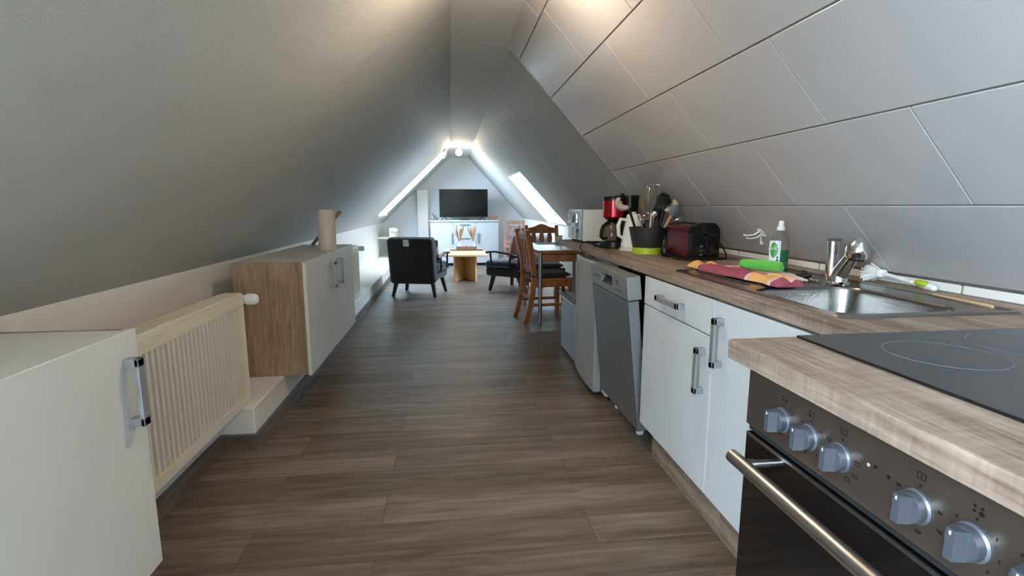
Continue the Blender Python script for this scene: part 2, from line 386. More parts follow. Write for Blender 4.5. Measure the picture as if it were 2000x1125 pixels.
# cladding panels over the kitchen slope
aT = math.atan(1.0976); FT = axes((.381, 0, CZ), (math.cos(aT), 0, -math.sin(aT)), (0, 1, 0), (math.sin(aT), 0, math.cos(aT)))
YE = 3.385
struct('wall_cladding', MB().box(.0, 1.70, YN+.01, YE, .0035, .019, Mx=FT), M['groove'])
rows = [(.0, .115, 2.665), (.115, .42, 2.545), (.42, .736, 2.235), (.736, 1.039, 2.05), (1.039, 1.351, 2.44), (1.351, 1.655, 2.215)]
mb = MB()
for s0, s1, y0 in rows:
    ys = [y0+k*.652 for k in range(-8, 5)]; ys = [YN+.01]+[y for y in ys if YN+.05 < y < YE-.02]+[YE]
    for a, b in zip(ys, ys[1:]):
        mb.box(s0+.0028, s1-.0028, a+.002, b-.002, 0, .012, .0012, 1, Mx=FT)
struct('wall_cladding_panels', mb, M['tile'])
struct('trim_3', MB().box(0, 1.69, YE, YE+.012, -.002, .024, .002, 1, Mx=FT), M['tile'])
mb = MB(); mj = MB(); ys = [-.6, .1, .72, 1.33, 1.93, 2.53, 3.13, 3.74, 4.02]
for a, b in zip(ys, ys[1:]): mb.box(1.508, 1.548, a+.0015, b-.0015, .911, .949, .006)
struct('trim_4', mb, M['ceramic']); struct('trim_5', mj.box(1.51, 1.548, -.6, 4.02, .911, .946), M['joint'])

# ---------------------------------------------------------------- lamps
def spot_lamp(y, x, energy, label, globe=.055):
    t = thing('ceiling_lamp', label, 'lamp', (x, y, CZ))
    MB().lathe([(.0, -.001), (.055, -.001), (.055, -.02), (.045, -.028), (0, -.028)], (x, y, CZ)).build('ceiling_plate', M['alu'], t)
    MB().cyl((x, y, CZ-.028), (x, y-.01, CZ-.06), .008, n=10).build('arm', M['alu'], t)
    b = MB().sphere((x, y-.015, CZ-.06-globe), globe, 20).build('bulb', emit('lamp_glow_%d' % int(y), (255, 236, 205), 14), t)
    ld = bpy.data.lights.new('lamp_light', 'POINT'); ld.energy = energy; ld.color = (1, .8, .56); ld.shadow_soft_size = globe
    lo = bpy.data.objects.new('lamp_light', ld); C.objects.link(lo); lo.location = (x, y-.015, CZ-.075-globe*2.2)
    return t
spot_lamp(8.8, .18, 4, 'white globe ceiling lamp glowing at the far end of the ridge')
spot_lamp(2.0, .22, 6, 'globe ceiling lamp over the kitchen aisle, above the frame', .06)

# ---------------------------------------------------------------- shared kitchen pieces
def bar_handle(parent, x, y0, y1, z0, z1, out, vertical, mat):
    """square bow handle standing off a face at x; out = -1 towards -X, +1 towards +X"""
    mb = MB(); d = .036*out; t = .011
    def b(xa, xb, *r): mb.box(min(xa, xb), max(xa, xb), *r, .0025, 2)
    b(x+d-.011*out, x+d, y0, y1, z0, z1)
    if vertical:
        b(x, x+d, y0, y1, z0, z0+.022); b(x, x+d, y0, y1, z1-.022, z1)
    else:
        b(x, x+d, y0, y0+.022, z0, z1); b(x, x+d, y1-.022, y1, z0, z1)
    return mb.build('handle', mat, parent)

# ---------------------------------------------------------------- right-hand kitchen run
XW = .866
t = thing('worktop', 'long oak-look worktop carrying sink, toaster and coffee maker', 'worktop', (1.2, 2.4, .866))
mb = MB()
hx0, hx1, hy0, hy1 = .925, 1.385, 1.10, 1.97
mb.box(XW, hx0, .936, 4.0, .869, .91, .004); mb.box(hx1, 1.545, .936, 4.0, .869, .91)
mb.box(hx0-.002, hx1+.002, .936, hy0, .869, .91); mb.box(hx0-.002, hx1+.002, hy1, 4.0, .869, .91)
mb.build('top_board', M['oak'], t)
t = thing('worktop', 'deep oak-look worktop section around the black hob above the oven', 'worktop', (1.0, .6, .871))
MB().box(.547, 1.545, .2, .933, .871, .91, .004).build('top_board', M['oak'], t)

def base_cab(name, label, y0, y1):
    t = thing(name, label, 'cabinet', (1.2, (y0+y1)/2, 0))
    mb = MB().box(.889, 1.50, y0, y0+.016, .17, .866).box(.889, 1.50, y1-.016, y1, .17, .866).box(.889, 1.5, y0+.016, y1-.016, .17, .186).box(1.48, 1.5, y0+.016, y1-.016, .186, .866)
    mb.build('carcass', M['cab_in'], t)
    MB().box(.936, .952, y0, y1-.001, 0, .168).build('plinth', M['oak_v'] if False else M['oak'], t)
    return t
t = base_cab('drawer_cabinet', 'white base cabinet with one drawer above a door, beside the dishwasher', 1.572, 2.19)
d = MB().box(.869, .887, 1.574, 2.188, .738, .862, .0015, 1).build('drawer', M['cab_r'], t); bar_handle(d, .869, 1.785, 1.995, .788, .81, -1, False, M['alu'])
d = MB().box(.869, .887, 1.574, 2.188, .172, .733, .0015, 1).build('door', M['cab_r'], t); bar_handle(d, .869, 1.615, 1.637, .523, .687, -1, True, M['alu'])
t = base_cab('sink_cabinet', 'white base cabinet with one tall door under the sink bowl', .945, 1.568)
d = MB().box(.869, .887, .947, 1.566, .172, .862, .0015, 1).build('door', M['cab_r'], t); bar_handle(d, .869, 1.507, 1.529, .65, .815, -1, True, M['alu'])

# sink
t = thing('kitchen_sink', 'stainless steel sink with one bowl and a drainer set in the worktop', 'sink', (1.155, 1.53, .91))
o0 = rrect(.905, 1.405, 1.065, 1.99, .03, .9105); o1 = rrect(.91, 1.40, 1.07, 1.985, .03, .9155)
bw = lambda e, z, r: rrect(.945+e, 1.29-e, 1.115+e, 1.515-e, r, z)
MB().loft([o0, o1, rrect(.918, 1.392, 1.078, 1.977, .028, .9155), rrect(.924, 1.386, 1.084, 1.971, .026, .9125), bw(-.012, .9125, .075), bw(-.004, .911, .07), bw(.002, .90, .066), bw(.012, .80, .06), bw(.03, .765, .05), bw(.06, .757, .04)], cap0=False).build('bowl', M['sinkst'], t)
mb = MB()
for i in range(7):
    x = .985+.042*i; mb.tube([(x, 1.57, .9125), (x, 1.60, .9135), (x, 1.90, .9145), (x, 1.93, .9125)], .003, 8)
mb.build('drainer_ribs', M['sinkst'], t)
MB().lathe([(0, 0), (.038, 0), (.04, .002), (.028, .003), (0, .001)], (1.117, 1.315, .7575)).build('drain', M['chrome'], t)
# plug on its chain
t = thing('sink_plug', 'black rubber plug with a ball chain lying on the drainer beside the tap', 'plug', (1.265, 1.69, .915))
MB().lathe([(0, 0), (.02, 0), (.026, .008), (.026, .014), (.008, .016), (.008, .027), (0, .029)], (1.265, 1.69, .915)).build('stopper', M['black'], t)
mb = MB()
for i in range(26):
    a = i*.30; mb.sphere((1.265+.028*math.cos(a)+.002*i, 1.69-.012-.0045*i+.012*math.sin(a), .9172), .0022, 8)
mb.build('chain', M['chrome'], t)
# mixer tap
tx, ty = 1.272, 1.535
t = thing('mixer_tap', 'chrome mixer tap with a round pull-out head and upright lever', 'tap', (tx, ty, .913))
MB().lathe([(0, 0), (.034, 0), (.034, .006), (.028, .012), (.026, .03), (0, .03)], (tx, ty, .9135)).build('base', M['chrome'], t)
MB().tube([(tx, ty, .935), (tx+.003, ty-.008, .96), (tx+.010, ty-.03, 1.0), (tx+.017, ty-.046, 1.03)], [.025, .024, .021, .02], 20).build('spout', M['chrome'], t)
hd = Matrix.Translation((tx+.018, ty-.05, 1.034)) @ Matrix.Rotation(math.radians(8), 4, 'X')
MB().lathe([(0, .037), (.012, .036), (.024, .028), (.032, .014), (.0345, 0), (.034, -.014), (.031, -.027), (.026, -.03), (0, -.027)], Mx=hd).build('spray_head', M['chrome'], t)
MB().lathe([(0, -.0275), (.025, -.0305), (.025, -.034), (0, -.033)], Mx=hd).build('outlet', M['black'], t)
lv = MB(); lv.loft([rrect(tx-.022, tx+.014, ty+.012, ty+.038, .011, .925), rrect(tx-.022, tx+.014, ty+.014, ty+.042, .012, .97), rrect(tx-.022, tx+.016, ty+.014, ty+.044, .012, 1.052), rrect(tx-.020, tx+.014, ty+.016, ty+.042, .01, 1.057)])
lv = lv.build('lever', M['chrome'], t)
MB().box(tx-.021, tx+.015, ty+.015, ty+.043, 1.0572, 1.065, .003).build('lever_cap', M['greyd'], lv)

# dishes area: tea towel, green roll, pale cloth
tw = Matrix.Translation((1.055, 1.775, .9175)) @ Matrix.Rotation(math.radians(-2), 4, 'Z')
rings = []
for i in range(41):
    y = -.30+.60*i/40; e = min(1, min(i, 40-i)/2.5)**.5; e = max(e, .25)
    w = .105+.008*math.sin(i*.7); cxo = .012*math.sin(i*.19)-.045*(i/40-.5)
    prof = []
    for j in range(24):
        a = 2*PI*j/24; px = math.cos(a)*w/2
        hump = .026+.004*math.sin(i*.5+j)-.024*math.exp(-((px-.010)/.010)**2)
        pz = (max(0, math.sin(a))**.6)*hump*e if math.sin(a) > 0 else 0
        prof.append(Vector((px*(.8+.2*e)+cxo, y, pz+.001+.002*math.sin(i*.9)*max(0, math.sin(a)))))
    rings.append(prof)
o = MB().loft(rings).build('tea_towel', M['towel'], None, 60)
o.matrix_world = tw; o['label'] = 'folded plum and mustard striped tea towel lying on the sink drainer'; o['category'] = 'towel'
single('cloth', 'pale folded cloth under the green roll on the drainer', 'cloth', MB().prism([(1.125, 1.60), (1.21, 1.59), (1.265, 1.74), (1.25, 2.02), (1.14, 2.04)], .9178, .9225, 'z', .0015).prism([(1.13, 1.62), (1.20, 1.60), (1.25, 1.74), (1.235, 1.98), (1.14, 2.0)], .9225, .927, 'z', .0015), M['palec'], (1.19, 1.82, .916))
gm = Matrix.Translation((1.168, 1.80, .9495)) @ Matrix.Rotation(math.radians(33), 4, 'Z')
mb = MB(); rings = []
for i in range(13):
    y = -.075+.15*i/12; r = .021*(1 if 0 < i < 12 else .8)
    rings.append([Vector((r*(1+.06*math.sin(3*a+i))*math.cos(a)*1.08, y, r*(1+.05*math.sin(2*a+i*.8))*math.sin(a))) for a in [2*PI*j/22 for j in range(22)]])
mb.loft(rings)
for s in (-.076,):                                                   # the spiral edge showing at the end
    mb.tube([(.004*k/4*math.cos(k*.55)*.9, s, .003*k/4*math.sin(k*.55)) for k in range(3, 24)], .0016, 6)
o = mb.build('rolled_cloth', M['greenc'], None, 60); o.matrix_world = gm
o['label'] = 'bright green microfibre cloth rolled up on the tea towel'; o['category'] = 'cloth'

# washing-up liquid
bx, by, bz = 1.262, 1.835, .9155
t = thing('soap_bottle', 'clear bottle half full of green washing-up liquid, beside the tiles', 'bottle', (bx, by, bz))
sx, sy = .62, 1.0
MB().lathe([(0, .003), (.033, .003), (.036, .008), (.036, .088), (0, .088)], (bx, by, bz), 28, sx=1.0, sy=.72).build('liquid', M['soap'], t)
MB().lathe([(.034, 0), (.038, .004), (.038, .10), (.036, .128), (.026, .15), (.013, .16), (.013, .168)], (bx, by, bz), 28, sx=1.0, sy=.72).build('shell', M['clearpl'], t)
MB().lathe([(0, 0), (.015, 0), (.015, .012), (.010, .016), (.010, .03), (.008, .036), (0, .037)], (bx, by, bz+.164)).build('cap', M['white_pl'], t)
lm = MB(); rr = []
for z in (.045, .07, .10, .125):
    row = []
    for j in range(9):
        a = math.radians(180+40-80*j/8*1.0+ (30)); rad = 1.012
        row.append((bx+.0385*math.cos(a)*rad, by+.0385*.72*math.sin(a)*rad, bz+z))
    rr.append(row)
def patch(rows_, mat, name, parent, th=.0005):
    b = MB(); t_ = bmesh.new(); V = [[t_.verts.new(p) for p in r] for r in rows_]
    for a, c in zip(V, V[1:]):
        for i in range(len(a)-1): t_.faces.new((a[i], a[i+1], c[i+1], c[i]))
    bmesh.ops.recalc_face_normals(t_, faces=t_.faces); bmesh.ops.solidify(t_, geom=t_.faces[:], thickness=th); b._add(t_)
    return b.build(name, mat, parent, 40)
lb = patch(rr, M['label'], 'label', t)
def onlab(adeg, z, k=1.03): a = math.radians(adeg); return (bx+.0385*math.cos(a)*k, by+.0385*.72*math.sin(a)*k, bz+z)
ov = []
for i in range(9):
    v = -1+2*i/8; h = math.sqrt(max(0.02, 1-v*v)); ov.append([onlab(212-24*h*u, .09+.03*v, 1.022) for u in [-1, -.5, 0, .5, 1]])
patch(ov, M['leaf'], 'green_oval', lb)
for z in (.052, .062):
    mbd = MB(); p = onlab(236, z, 1.03); mbd.sphere(p, .0042, 10, sc=(1, .4, 1)); mbd.build('label_dot', M['blue'], lb)
nrm = Vector((math.cos(math.radians(212))*.72, math.sin(math.radians(212)), 0)).normalized(); ux = Vector((-nrm.y, nrm.x, 0))
letters('ALIO', .017, axes(Vector(onlab(212, .096, 1.045)), ux, (0, 0, 1), nrm), M['label'], lb, 'label_lettering')

# dish brush and loose stick
t = thing('dish_brush', 'white dish brush with green grip lying behind the sink', 'brush', (1.47, 1.46, .912))
A = Vector((1.462, 1.565, .945)); Bp = Vector((1.468, 1.37, .922)); dr = (Bp-A).normalized()
mb = MB()
for k in (-1, 1): mb.tube([A+Vector((.012*k*.5, 0, 0)), A.lerp(Bp, .25)+Vector((.010*k, 0, 0)), A.lerp(Bp, .6)+Vector((.008*k, 0, 0))], [.004, .0035, .0045], 8)
mb.tube([A.lerp(Bp, .55), A.lerp(Bp, .62), A.lerp(Bp, .8), A.lerp(Bp, .97), Bp], [.006, .010, .012, .010, .005], 12)
mb.lathe([(0, -.012), (.016, -.012), (.019, 0), (.016, .012), (0, .013)], (1.462, 1.572, .945))
mb.build('handle', M['white_pl'], t)
MB().tube([A.lerp(Bp, .64)+Vector((-.003, 0, .003)), A.lerp(Bp, .70)+Vector((-.003, 0, .003)), A.lerp(Bp, .82)+Vector((-.003, 0, .003)), A.lerp(Bp, .9)+Vector((-.003, 0, .002))], [.006, .0115, .0115, .005], 12).build('grip', M['lime'], t)
mb = MB(); random.seed(3)
for i in range(90):
    a = random.uniform(0, 2*PI); u = random.uniform(.2, 1); q = Vector((1.462+.014*u*math.cos(a), 1.578, .945+.012*u*math.sin(a)))
    e = q+Vector((.024*u*math.cos(a)-.004, .04+random.uniform(-.004, .004), .022*u*math.sin(a)-.006)); e.z = max(e.z, .914)
    mb.tube([q, e], [.0022, .0028], 5)
mb.build('bristles', M['white_pl'], t)
single('wooden_stick', 'thin wooden chopstick lying along the back rim of the sink', 'stick', MB().tube([(1.385, 1.30, .919), (1.36, 1.115, .919)], [.0028, .0042], 8), M['bamboo'], (1.372, 1.21, .916))

# wall hook
hp = Vector((1.392, 2.155, 1.055)); hn = Vector((-math.sin(aT), 0, -math.cos(aT))); hu = Vector((math.cos(aT), 0, -math.sin(aT)))
t = thing('wall_hook', 'white plastic hook stuck on the tiles behind the soap bottle', 'hook', tuple(hp))
mb = MB().box(-.022, .022, -.015, .015, -.006, .0, .003, Mx=axes(hp, hu, (0, 1, 0), -hn))
mb.build('back_plate', M['white_pl'], t)
for k in (0, 1):
    s = hp+hu*(-.012+.018*k)
    MB().tube([s+hn*.003, s+hn*.03+Vector((0, .01, 0)), s+hn*.045+Vector((0, .045, .004)), s+hn*.045+Vector((0, .075, .006))], .004, 8).build('prong', M['white_pl'], t)
MB().tube([hp+hu*.01+hn*.005+Vector((0, .01, 0)), hp+hu*.035+hn*.02+Vector((0, .02, 0)), hp+hu*.045+hn*.03+Vector((0, .0, 0)), hp+hu*.03+hn*.04+Vector((0, -.01, 0))], .004, 8).build('prong', M['white_pl'], t)

# ---------------------------------------------------------------- oven and hob
OX, OY0, OY1 = .562, .272, .876
t = thing('oven', 'built-in oven with smoky control panel, silver knobs and black glass door', 'oven', (.85, .574, 0))
MB().box(.585, 1.15, OY0+.004, OY1-.004, .09, .868).build('housing', M['dark'], t)
MB().box(.60, .62, OY0, OY1, 0, .09).build('plinth', M['oak'], t)
pn = MB().box(OX, .585, OY0, OY1, .757, .868, .002, 1).build('control_panel', M['brownst'], t)
dd = MB().box(.570, .585, OY0, OY1, .745, .756).build('vent_gap', M['dark'], t)
dr_ = MB().box(OX+.002, .585, OY0, OY1, .13, .742, .002, 1).build('door', M['blackgl'], t)
MB().box(OX, OX+.003, OY0+.004, OY1-.004, .737, .742).build('door_edge', M['steel'], dr_)
MB().cyl((.514, OY0+.035, .712), (.514, OY1-.04, .712), .0125, n=24).build('handle', M['steel'], dr_)
for y in (OY0+.085, OY1-.075): 
    MB().cyl((.514, y, .712), (.536, y, .712), .0095, n=16).cyl((.536, y, .712), (OX+.002, y, .712), .0075, n=16).build('handle_post', M['steel'], dr_)
zk = .808
RX = axes((0, 0, 0), (0, -1, 0), (0, 0, 1), (-1, 0, 0))             # lettering frame on a face looking towards -X
kys = [.77, .703, .637, .512, .444, .377]
glyph_up = .036
for i, y in enumerate(kys):
    K = axes((OX, y, zk), (0, -1, 0), (0, 0, 1), (-1, 0, 0))
    kb = MB().lathe([(0, 0), (.0215, 0), (.0215, .004), (.019, .006), (.0195, .014), (.0185, .0165), (0, .0165)], Mx=K, n=32).build('knob', M['knob'], pn)
    g = MB(); g.loft([[Vector((x, yy, .0155)) for x, yy in ((-.0085, -.0175), (.0085, -.0175), (.0085, .0175), (-.0085, .0175))], [Vector((x, yy, .031)) for x, yy in ((-.005, -.018), (.005, -.018), (.005, .0185), (-.005, .0185))]], Mx=K)
    g.build('knob_grip', M['knob'], kb)
    MB().box(-.001, .001, .0115, .016, .0311, .0315, Mx=K).build('pointer', M['white_pl'], kb)
    mk = MB().cyl((0, .027, 0), (0, .027, .0006), .0016, n=10, Mx=K)       # the zero dot above the knob
    if i in (0, 1, 4, 5):                                            # plate symbols: one zone filled among four
        for px in (-.004, .004):
            for pz in (.035, .041): mk.cyl((px, pz, 0), (px, pz, .0006), .0018 if (px > 0) != (i % 2 == 0) or pz > .038 else .003, n=10, Mx=K)
    else:                                                            # oven mode and thermometer outlines
        for a in ((-.006, .006, .035, .0358), (-.006, .006, .0432, .044), (-.006, -.0052, .035, .044), (.0052, .006, .035, .044), (-.0005, .0005, .037, .042)): mk.box(*a, 0, .0006, Mx=K)
    if i == 2:
        for ang in (150, 185, 215, 300, 330, 10):
            ca, sa = .031*math.cos(math.radians(ang)), .031*math.sin(math.radians(ang))
            ic = MB()
            for a in ((-.004, .004, -.003, -.0023), (-.004, .004, .0023, .003), (-.004, -.0033, -.003, .003), (.0033, .004, -.003, .003)):
                ic.box(ca+a[0], ca+a[1], sa+a[2], sa+a[3], 0, .0006, Mx=K)
            ic.build('mode_icon', M['ink'], pn)
    mk.build('panel_marks', M['ink'], pn)
    P = lambda dx, dz: axes((OX-.0005, y-dx, zk+dz), (0, -1, 0), (0, 0, 1), (-1, 0, 0))
    if i == 3: tx_ = [('50', .028, .008), ('100', .030, -.014), ('150', .004, -.031), ('200', -.028, -.014), ('250', -.029, .012)]
    elif i == 2: tx_ = []
    else: tx_ = [('1', .022, .018), ('2', .027, -.004), ('3', .018, -.023), ('4', -.006, -.028), ('5', -.026, -.002), ('6', -.021, .018)]
    for s, dx, dz in tx_: letters(s, .006, P(dx, dz), M['ink'], pn, 'panel_number')
for yy, zz in ((.588, .822), (.577, .825), (.556, .822)):
    MB().cyl((OX-.0004, yy, zz), (OX-.0012, yy, zz), .0024, n=12).build('indicator_light', M['ink'] if yy != .588 else M['beige'], pn)
t = thing('hob', 'black glass ceramic hob set into the near worktop', 'hob', (.95, .62, .91))
MB().box(.685, 1.235, .322, .921, .9102, .9155, .0015, 2).build('glass_plate', M['hobgl'], t)
for cx, cy, r in ((.85, .765, .088), (1.07, .79, .10), (.84, .47, .10), (1.07, .48, .075)):
    MB().tube([(cx+r*math.cos(a), cy+r*math.sin(a), .9156) for a in [2*PI*j/64 for j in range(64)]], .0007, 4, closed=True).build('cooking_ring', M['ring'], t)

# ---------------------------------------------------------------- dishwasher, fridges
t = thing('dishwasher', 'silver dishwasher with its tilted door standing ajar under the worktop', 'dishwasher', (1.15, 2.5, 0))
MB().box(.95, 1.48, 2.205, 2.80, .06, .835).build('body', M['dark'], t)
mb = MB().box(.95, 1.45, 2.36, 2.80, .045, .06)
for y in (2.42, 2.77): mb.lathe([(0, 0), (.018, 0), (.02, .01), (.012, .02), (.012, .05), (0, .05)], (.965, y, 0), 14)
mb.build('foot_frame', M['white_pl'], t)
tl = math.atan(.08/.72); DM = Matrix.Translation((.868, 0, .112)) @ Matrix.Rotation(-tl, 4, 'Y')    # door leans into the aisle
dr_ = MB().box(0, .052, 2.203, 2.802, 0, .632, .004, 2, Mx=DM).build('door', M['dwst'], t)
pz0, pz1 = .636, .745
mb = MB()                                                            # control fascia with a grip recess left open
ya, yb, za, zb = 2.42, 2.60, .672, .722
mb.box(0, .066, 2.203, ya, pz0, pz1, .003, 2, Mx=DM); mb.box(0, .066, yb, 2.802, pz0, pz1, .003, 2, Mx=DM)
mb.box(.0, .066, ya-.003, yb+.003, pz0, za, .0, Mx=DM); mb.box(0, .066, ya-.003, yb+.003, zb, pz1, 0, Mx=DM); mb.box(.045, .066, ya, yb, za, zb, Mx=DM)
pn = mb.build('control_panel', M['dwpanel'], t)
MB().prism([(.002, za), (.044, zb-.002), (.044, za)], ya, yb, 'y', Mx=DM).build('grip_recess', M['blackm'], pn)
for y in (2.30, 2.335, 2.37): MB().box(-.0015, 0, y-.008, y+.008, .664, .672, .0005, 1, Mx=DM).build('button', M['greyd'], pn)
for y in (2.64, 2.675, 2.71, 2.745): MB().box(-.0015, 0, y-.006, y+.006, .69, .697, .0005, 1, Mx=DM).build('button', M['greyd'], pn)
MB().box(-.001, 0, 2.325, 2.36, .69, .722, Mx=DM).build('display', M['greyd'], pn)
MB().box(-.001, 0, 2.49, 2.55, .731, .735, Mx=DM).build('marking', M['greyd'], pn)
t = thing('fridge', 'white under-counter fridge beside the dishwasher with rounded door', 'fridge', (1.2, 3.14, 0))
MB().box(.915, 1.5, 2.865, 3.415, .03, .85, .006).build('body', M['white_pl'], t)
FM = Matrix.Translation((.905, 3.42, 0)) @ Matrix.Rotation(math.radians(-2.2), 4, 'Z')
rings = []
for z in (.062, .068, .84, .848):
    e = 0 if .065 < z < .845 else .005
    pf = [(-.002, -.553+e), (-.002, -.005-e), (-.032, -.001-e)]
    for k in range(9): pf.append((-.040-.018*math.sin(PI*(k+.5)/9)+e*.6, -.006-.538*k/8))
    pf.append((-.032, -.555+e))
    rings.append([Vector((x, y, z)) for x, y in pf])
d = MB().loft(rings, Mx=FM).build('door', M['fridge'], t)
MB().box(-.0, .010, -.545, -.01, .07, .84, Mx=FM).build('door_seal', M['greyd'], t)
for y in (2.9, 3.38):
    for x in (.96, 1.44): MB().cyl((x, y, 0), (x, y, .03), .018, n=14).build('foot', M['black'], t)
t = thing('mini_fridge', 'small silver-blue mini fridge on the floor beyond the white fridge', 'fridge', (1.12, 3.82, 0))
MB().box(.93, 1.36, 3.60, 4.055, .02, .478, .008).build('body', M['minif'], t)
MB().box(.90, .928, 3.602, 4.053, .03, .452, .008, 3).build('door', M['minif'], t)
MB().box(.898, .93, 3.602, 4.053, .455, .479, .006).build('top_grip', M['greyd'], t)
for x in (.96, 1.33):
    for y in (3.64, 4.02): MB().cyl((x, y, 0), (x, y, .022), .015, n=12).build('foot', M['black'], t)
MB().box(.8985, .9, 3.95, 3.98, .375, .383).build('badge', M['greyd'], t)

# ---------------------------------------------------------------- appliances on the worktop
WZ = .9105
t = thing('microwave', 'white microwave at the far end of the worktop with a round door window', 'microwave', (1.12, 3.78, WZ))
MB().box(.945, 1.30, 3.58, 3.98, WZ+.012, 1.148, .006).build('body', M['white_pl'], t)
MB().box(.99, 1.24, 3.576, 3.581, WZ+.045, 1.115, .002).build('side_emboss', M['white_pl'], t)
dr_ = MB().box(.93, .945, 3.585, 3.98, WZ+.018, 1.145, .004).build('door', M['bluegl'], t)
rg = [(.928, 3.735+.125*math.cos(a), 1.032+.098*math.sin(a)) for a in [2*PI*j/40 for j in range(40)]]
MB().tube(rg, .007, 8, closed=True).build('window_ring', M['white_pl'], dr_)
MB().lathe([(0, 0), (.118, 0), (.11, .004), (0, .008)], Mx=axes((.9295, 3.735, 1.032), (0, -1, 0), (0, 0, 1), (-1, 0, 0)), sy=.78, n=36).build('window', M['blackgl'], dr_)
for x in (.97, 1.27):
    for y in (3.61, 3.95): MB().cyl((x, y, WZ), (x, y, WZ+.014), .012, n=12).build('foot', M['black'], t)
for z in (1.10, 1.045): MB().cyl((.93, 3.935, z), (.918, 3.935, z), .016, n=18).build('dial', M['white_pl'], dr_)

cx, cy = 1.04, 3.16
t = thing('coffee_maker', 'red and black filter coffee maker with glass jug', 'coffee maker', (cx, cy, WZ))
ro = Matrix.Translation((cx, cy, 0)) @ Matrix.Rotation(math.radians(18), 4, 'Z')
MB().loft([rrect(-.085, .125, -.085, .085, .06, WZ), rrect(-.088, .128, -.088, .088, .06, WZ+.006), rrect(-.082, .12, -.082, .082, .055, WZ+.038), rrect(-.07, .11, -.07, .07, .05, WZ+.042)], Mx=ro).build('base', M['black'], t)
MB().loft([rrect(.055, .125, -.075, .075, .03, WZ+.04), rrect(.05, .125, -.078, .078, .03, WZ+.17), rrect(.04, .135, -.082, .082, .03, 1.225), rrect(.042, .133, -.08, .08, .03, 1.238)], Mx=ro).build('water_tank', M['black'], t)
MB().lathe([(0, 1.092), (.055, 1.092), (.068, 1.105), (.068, 1.205), (0, 1.205)], Mx=ro @ Matrix.Translation((-.012, 0, 0))).build('filter_holder', M['red'], t)
MB().lathe([(0, 1.205), (.07, 1.205), (.07, 1.222), (.06, 1.23), (0, 1.232)], Mx=ro @ Matrix.Translation((-.012, 0, 0))).build('lid', M['black'], t)
MB().lathe([(0, 0), (.012, 0), (.014, .018), (0, .02)], Mx=ro @ Matrix.Translation((.05, 0, 1.232))).build('lid_knob', M['black'], t)
MB().lathe([(0, 1.078), (.035, 1.078), (.05, 1.092), (0, 1.092)], Mx=ro @ Matrix.Translation((-.012, 0, 0))).build('drip_outlet', M['black'], t)
jg = MB().lathe([(.045, .955), (.058, .962), (.063, .985), (.06, 1.02), (.046, 1.055), (.043, 1.062)], Mx=ro @ Matrix.Translation((-.02, 0, 0))).build('jug', M['carafe'], t)
MB().lathe([(0, 1.06), (.046, 1.06), (.046, 1.07), (.03, 1.077), (0, 1.077)], Mx=ro @ Matrix.Translation((-.02, 0, 0))).build('jug_lid', M['black'], jg)
MB().tube([ro @ Vector(p) for p in ((-.055, -.02, 1.062), (-.085, -.03, 1.064), (-.115, -.04, 1.05), (-.13, -.045, 1.02), (-.135, -.047, .985), (-.115, -.04, .97), (-.08, -.03, .975))], [.009, .010, .011, .012, .011, .008, .007], 10).build('jug_handle', M['black'], jg)
MB().tube([(.98, 3.25, WZ+.006), (.95, 3.30, WZ+.004), (.92, 3.33, WZ+.03), (.88, 3.34, WZ+.02), (.856, 3.32, WZ-.005), (.853, 3.25, WZ-.03), (.856, 3.1, WZ-.042), (.862, 3.0, WZ-.047)], .004, 8).tube([(.92, 3.33, WZ+.02), (.95, 3.26, WZ+.014), (.93, 3.2, WZ+.01), (.96, 3.14, WZ+.005)], .004, 8).build('power_cord', M['cord'], t)

kx, ky = 1.085, 2.95
t = thing('kettle', 'white plastic kettle half hidden behind the utensil pot', 'kettle', (kx, ky, WZ))
MB().lathe([(0, 0), (.078, 0), (.08, .012), (.07, .018), (0, .018)], (kx, ky, WZ)).build('power_base', M['white_pl'], t)
MB().lathe([(0, .019), (.07, .019), (.072, .03), (.058, .12), (.046, .185), (.043, .2), (0, .2)], (kx, ky, WZ)).build('body', M['white_pl'], t)
MB().lathe([(0, .2), (.044, .2), (.038, .212), (.012, .216), (.012, .226), (0, .228)], (kx, ky, WZ)).build('lid', M['white_pl'], t)
MB().tube([(kx-.045, ky-.01, WZ+.18), (kx-.085, ky-.015, WZ+.185), (kx-.10, ky-.018, WZ+.15), (kx-.095, ky-.018, WZ+.09), (kx-.06, ky-.01, WZ+.07)], [.009, .011, .012, .011, .009], 10).build('handle', M['white_pl'], t)

ux, uy = 1.09, 2.74
t = thing('utensil_pot', 'tapered dark grey utensil pot on a lime green base', 'pot', (ux, uy, WZ))
MB().lathe([(0, 0), (.078, 0), (.08, .004), (.078, .036), (0, .036)], (ux, uy, WZ), 36).build('base', M['lime'], t)
MB().lathe([(0, .036), (.079, .036), (.102, .142), (.103, .146), (.098, .146), (.076, .045), (0, .045)], (ux, uy, WZ), 36).build('pot', M['blackm'], t)
pz = WZ+.05
def stem(t, x0, y0, x1, y1, z1, r, mat, name='handle', x_b=None):
    return MB().tube([(ux+x0, uy+y0, pz), (x1, y1, z1)], r, 10).build(name, mat, t)
def head_frame(a, b):                                                # local z along the tool, x roughly facing across the view
    a, b = Vector(a), Vector(b); w = (b-a).normalized(); u = Vector((.93, -.2, .0)); u = (u-w*u.dot(w)).normalized(); v = w.cross(u)
    return axes(b, u, v, w)
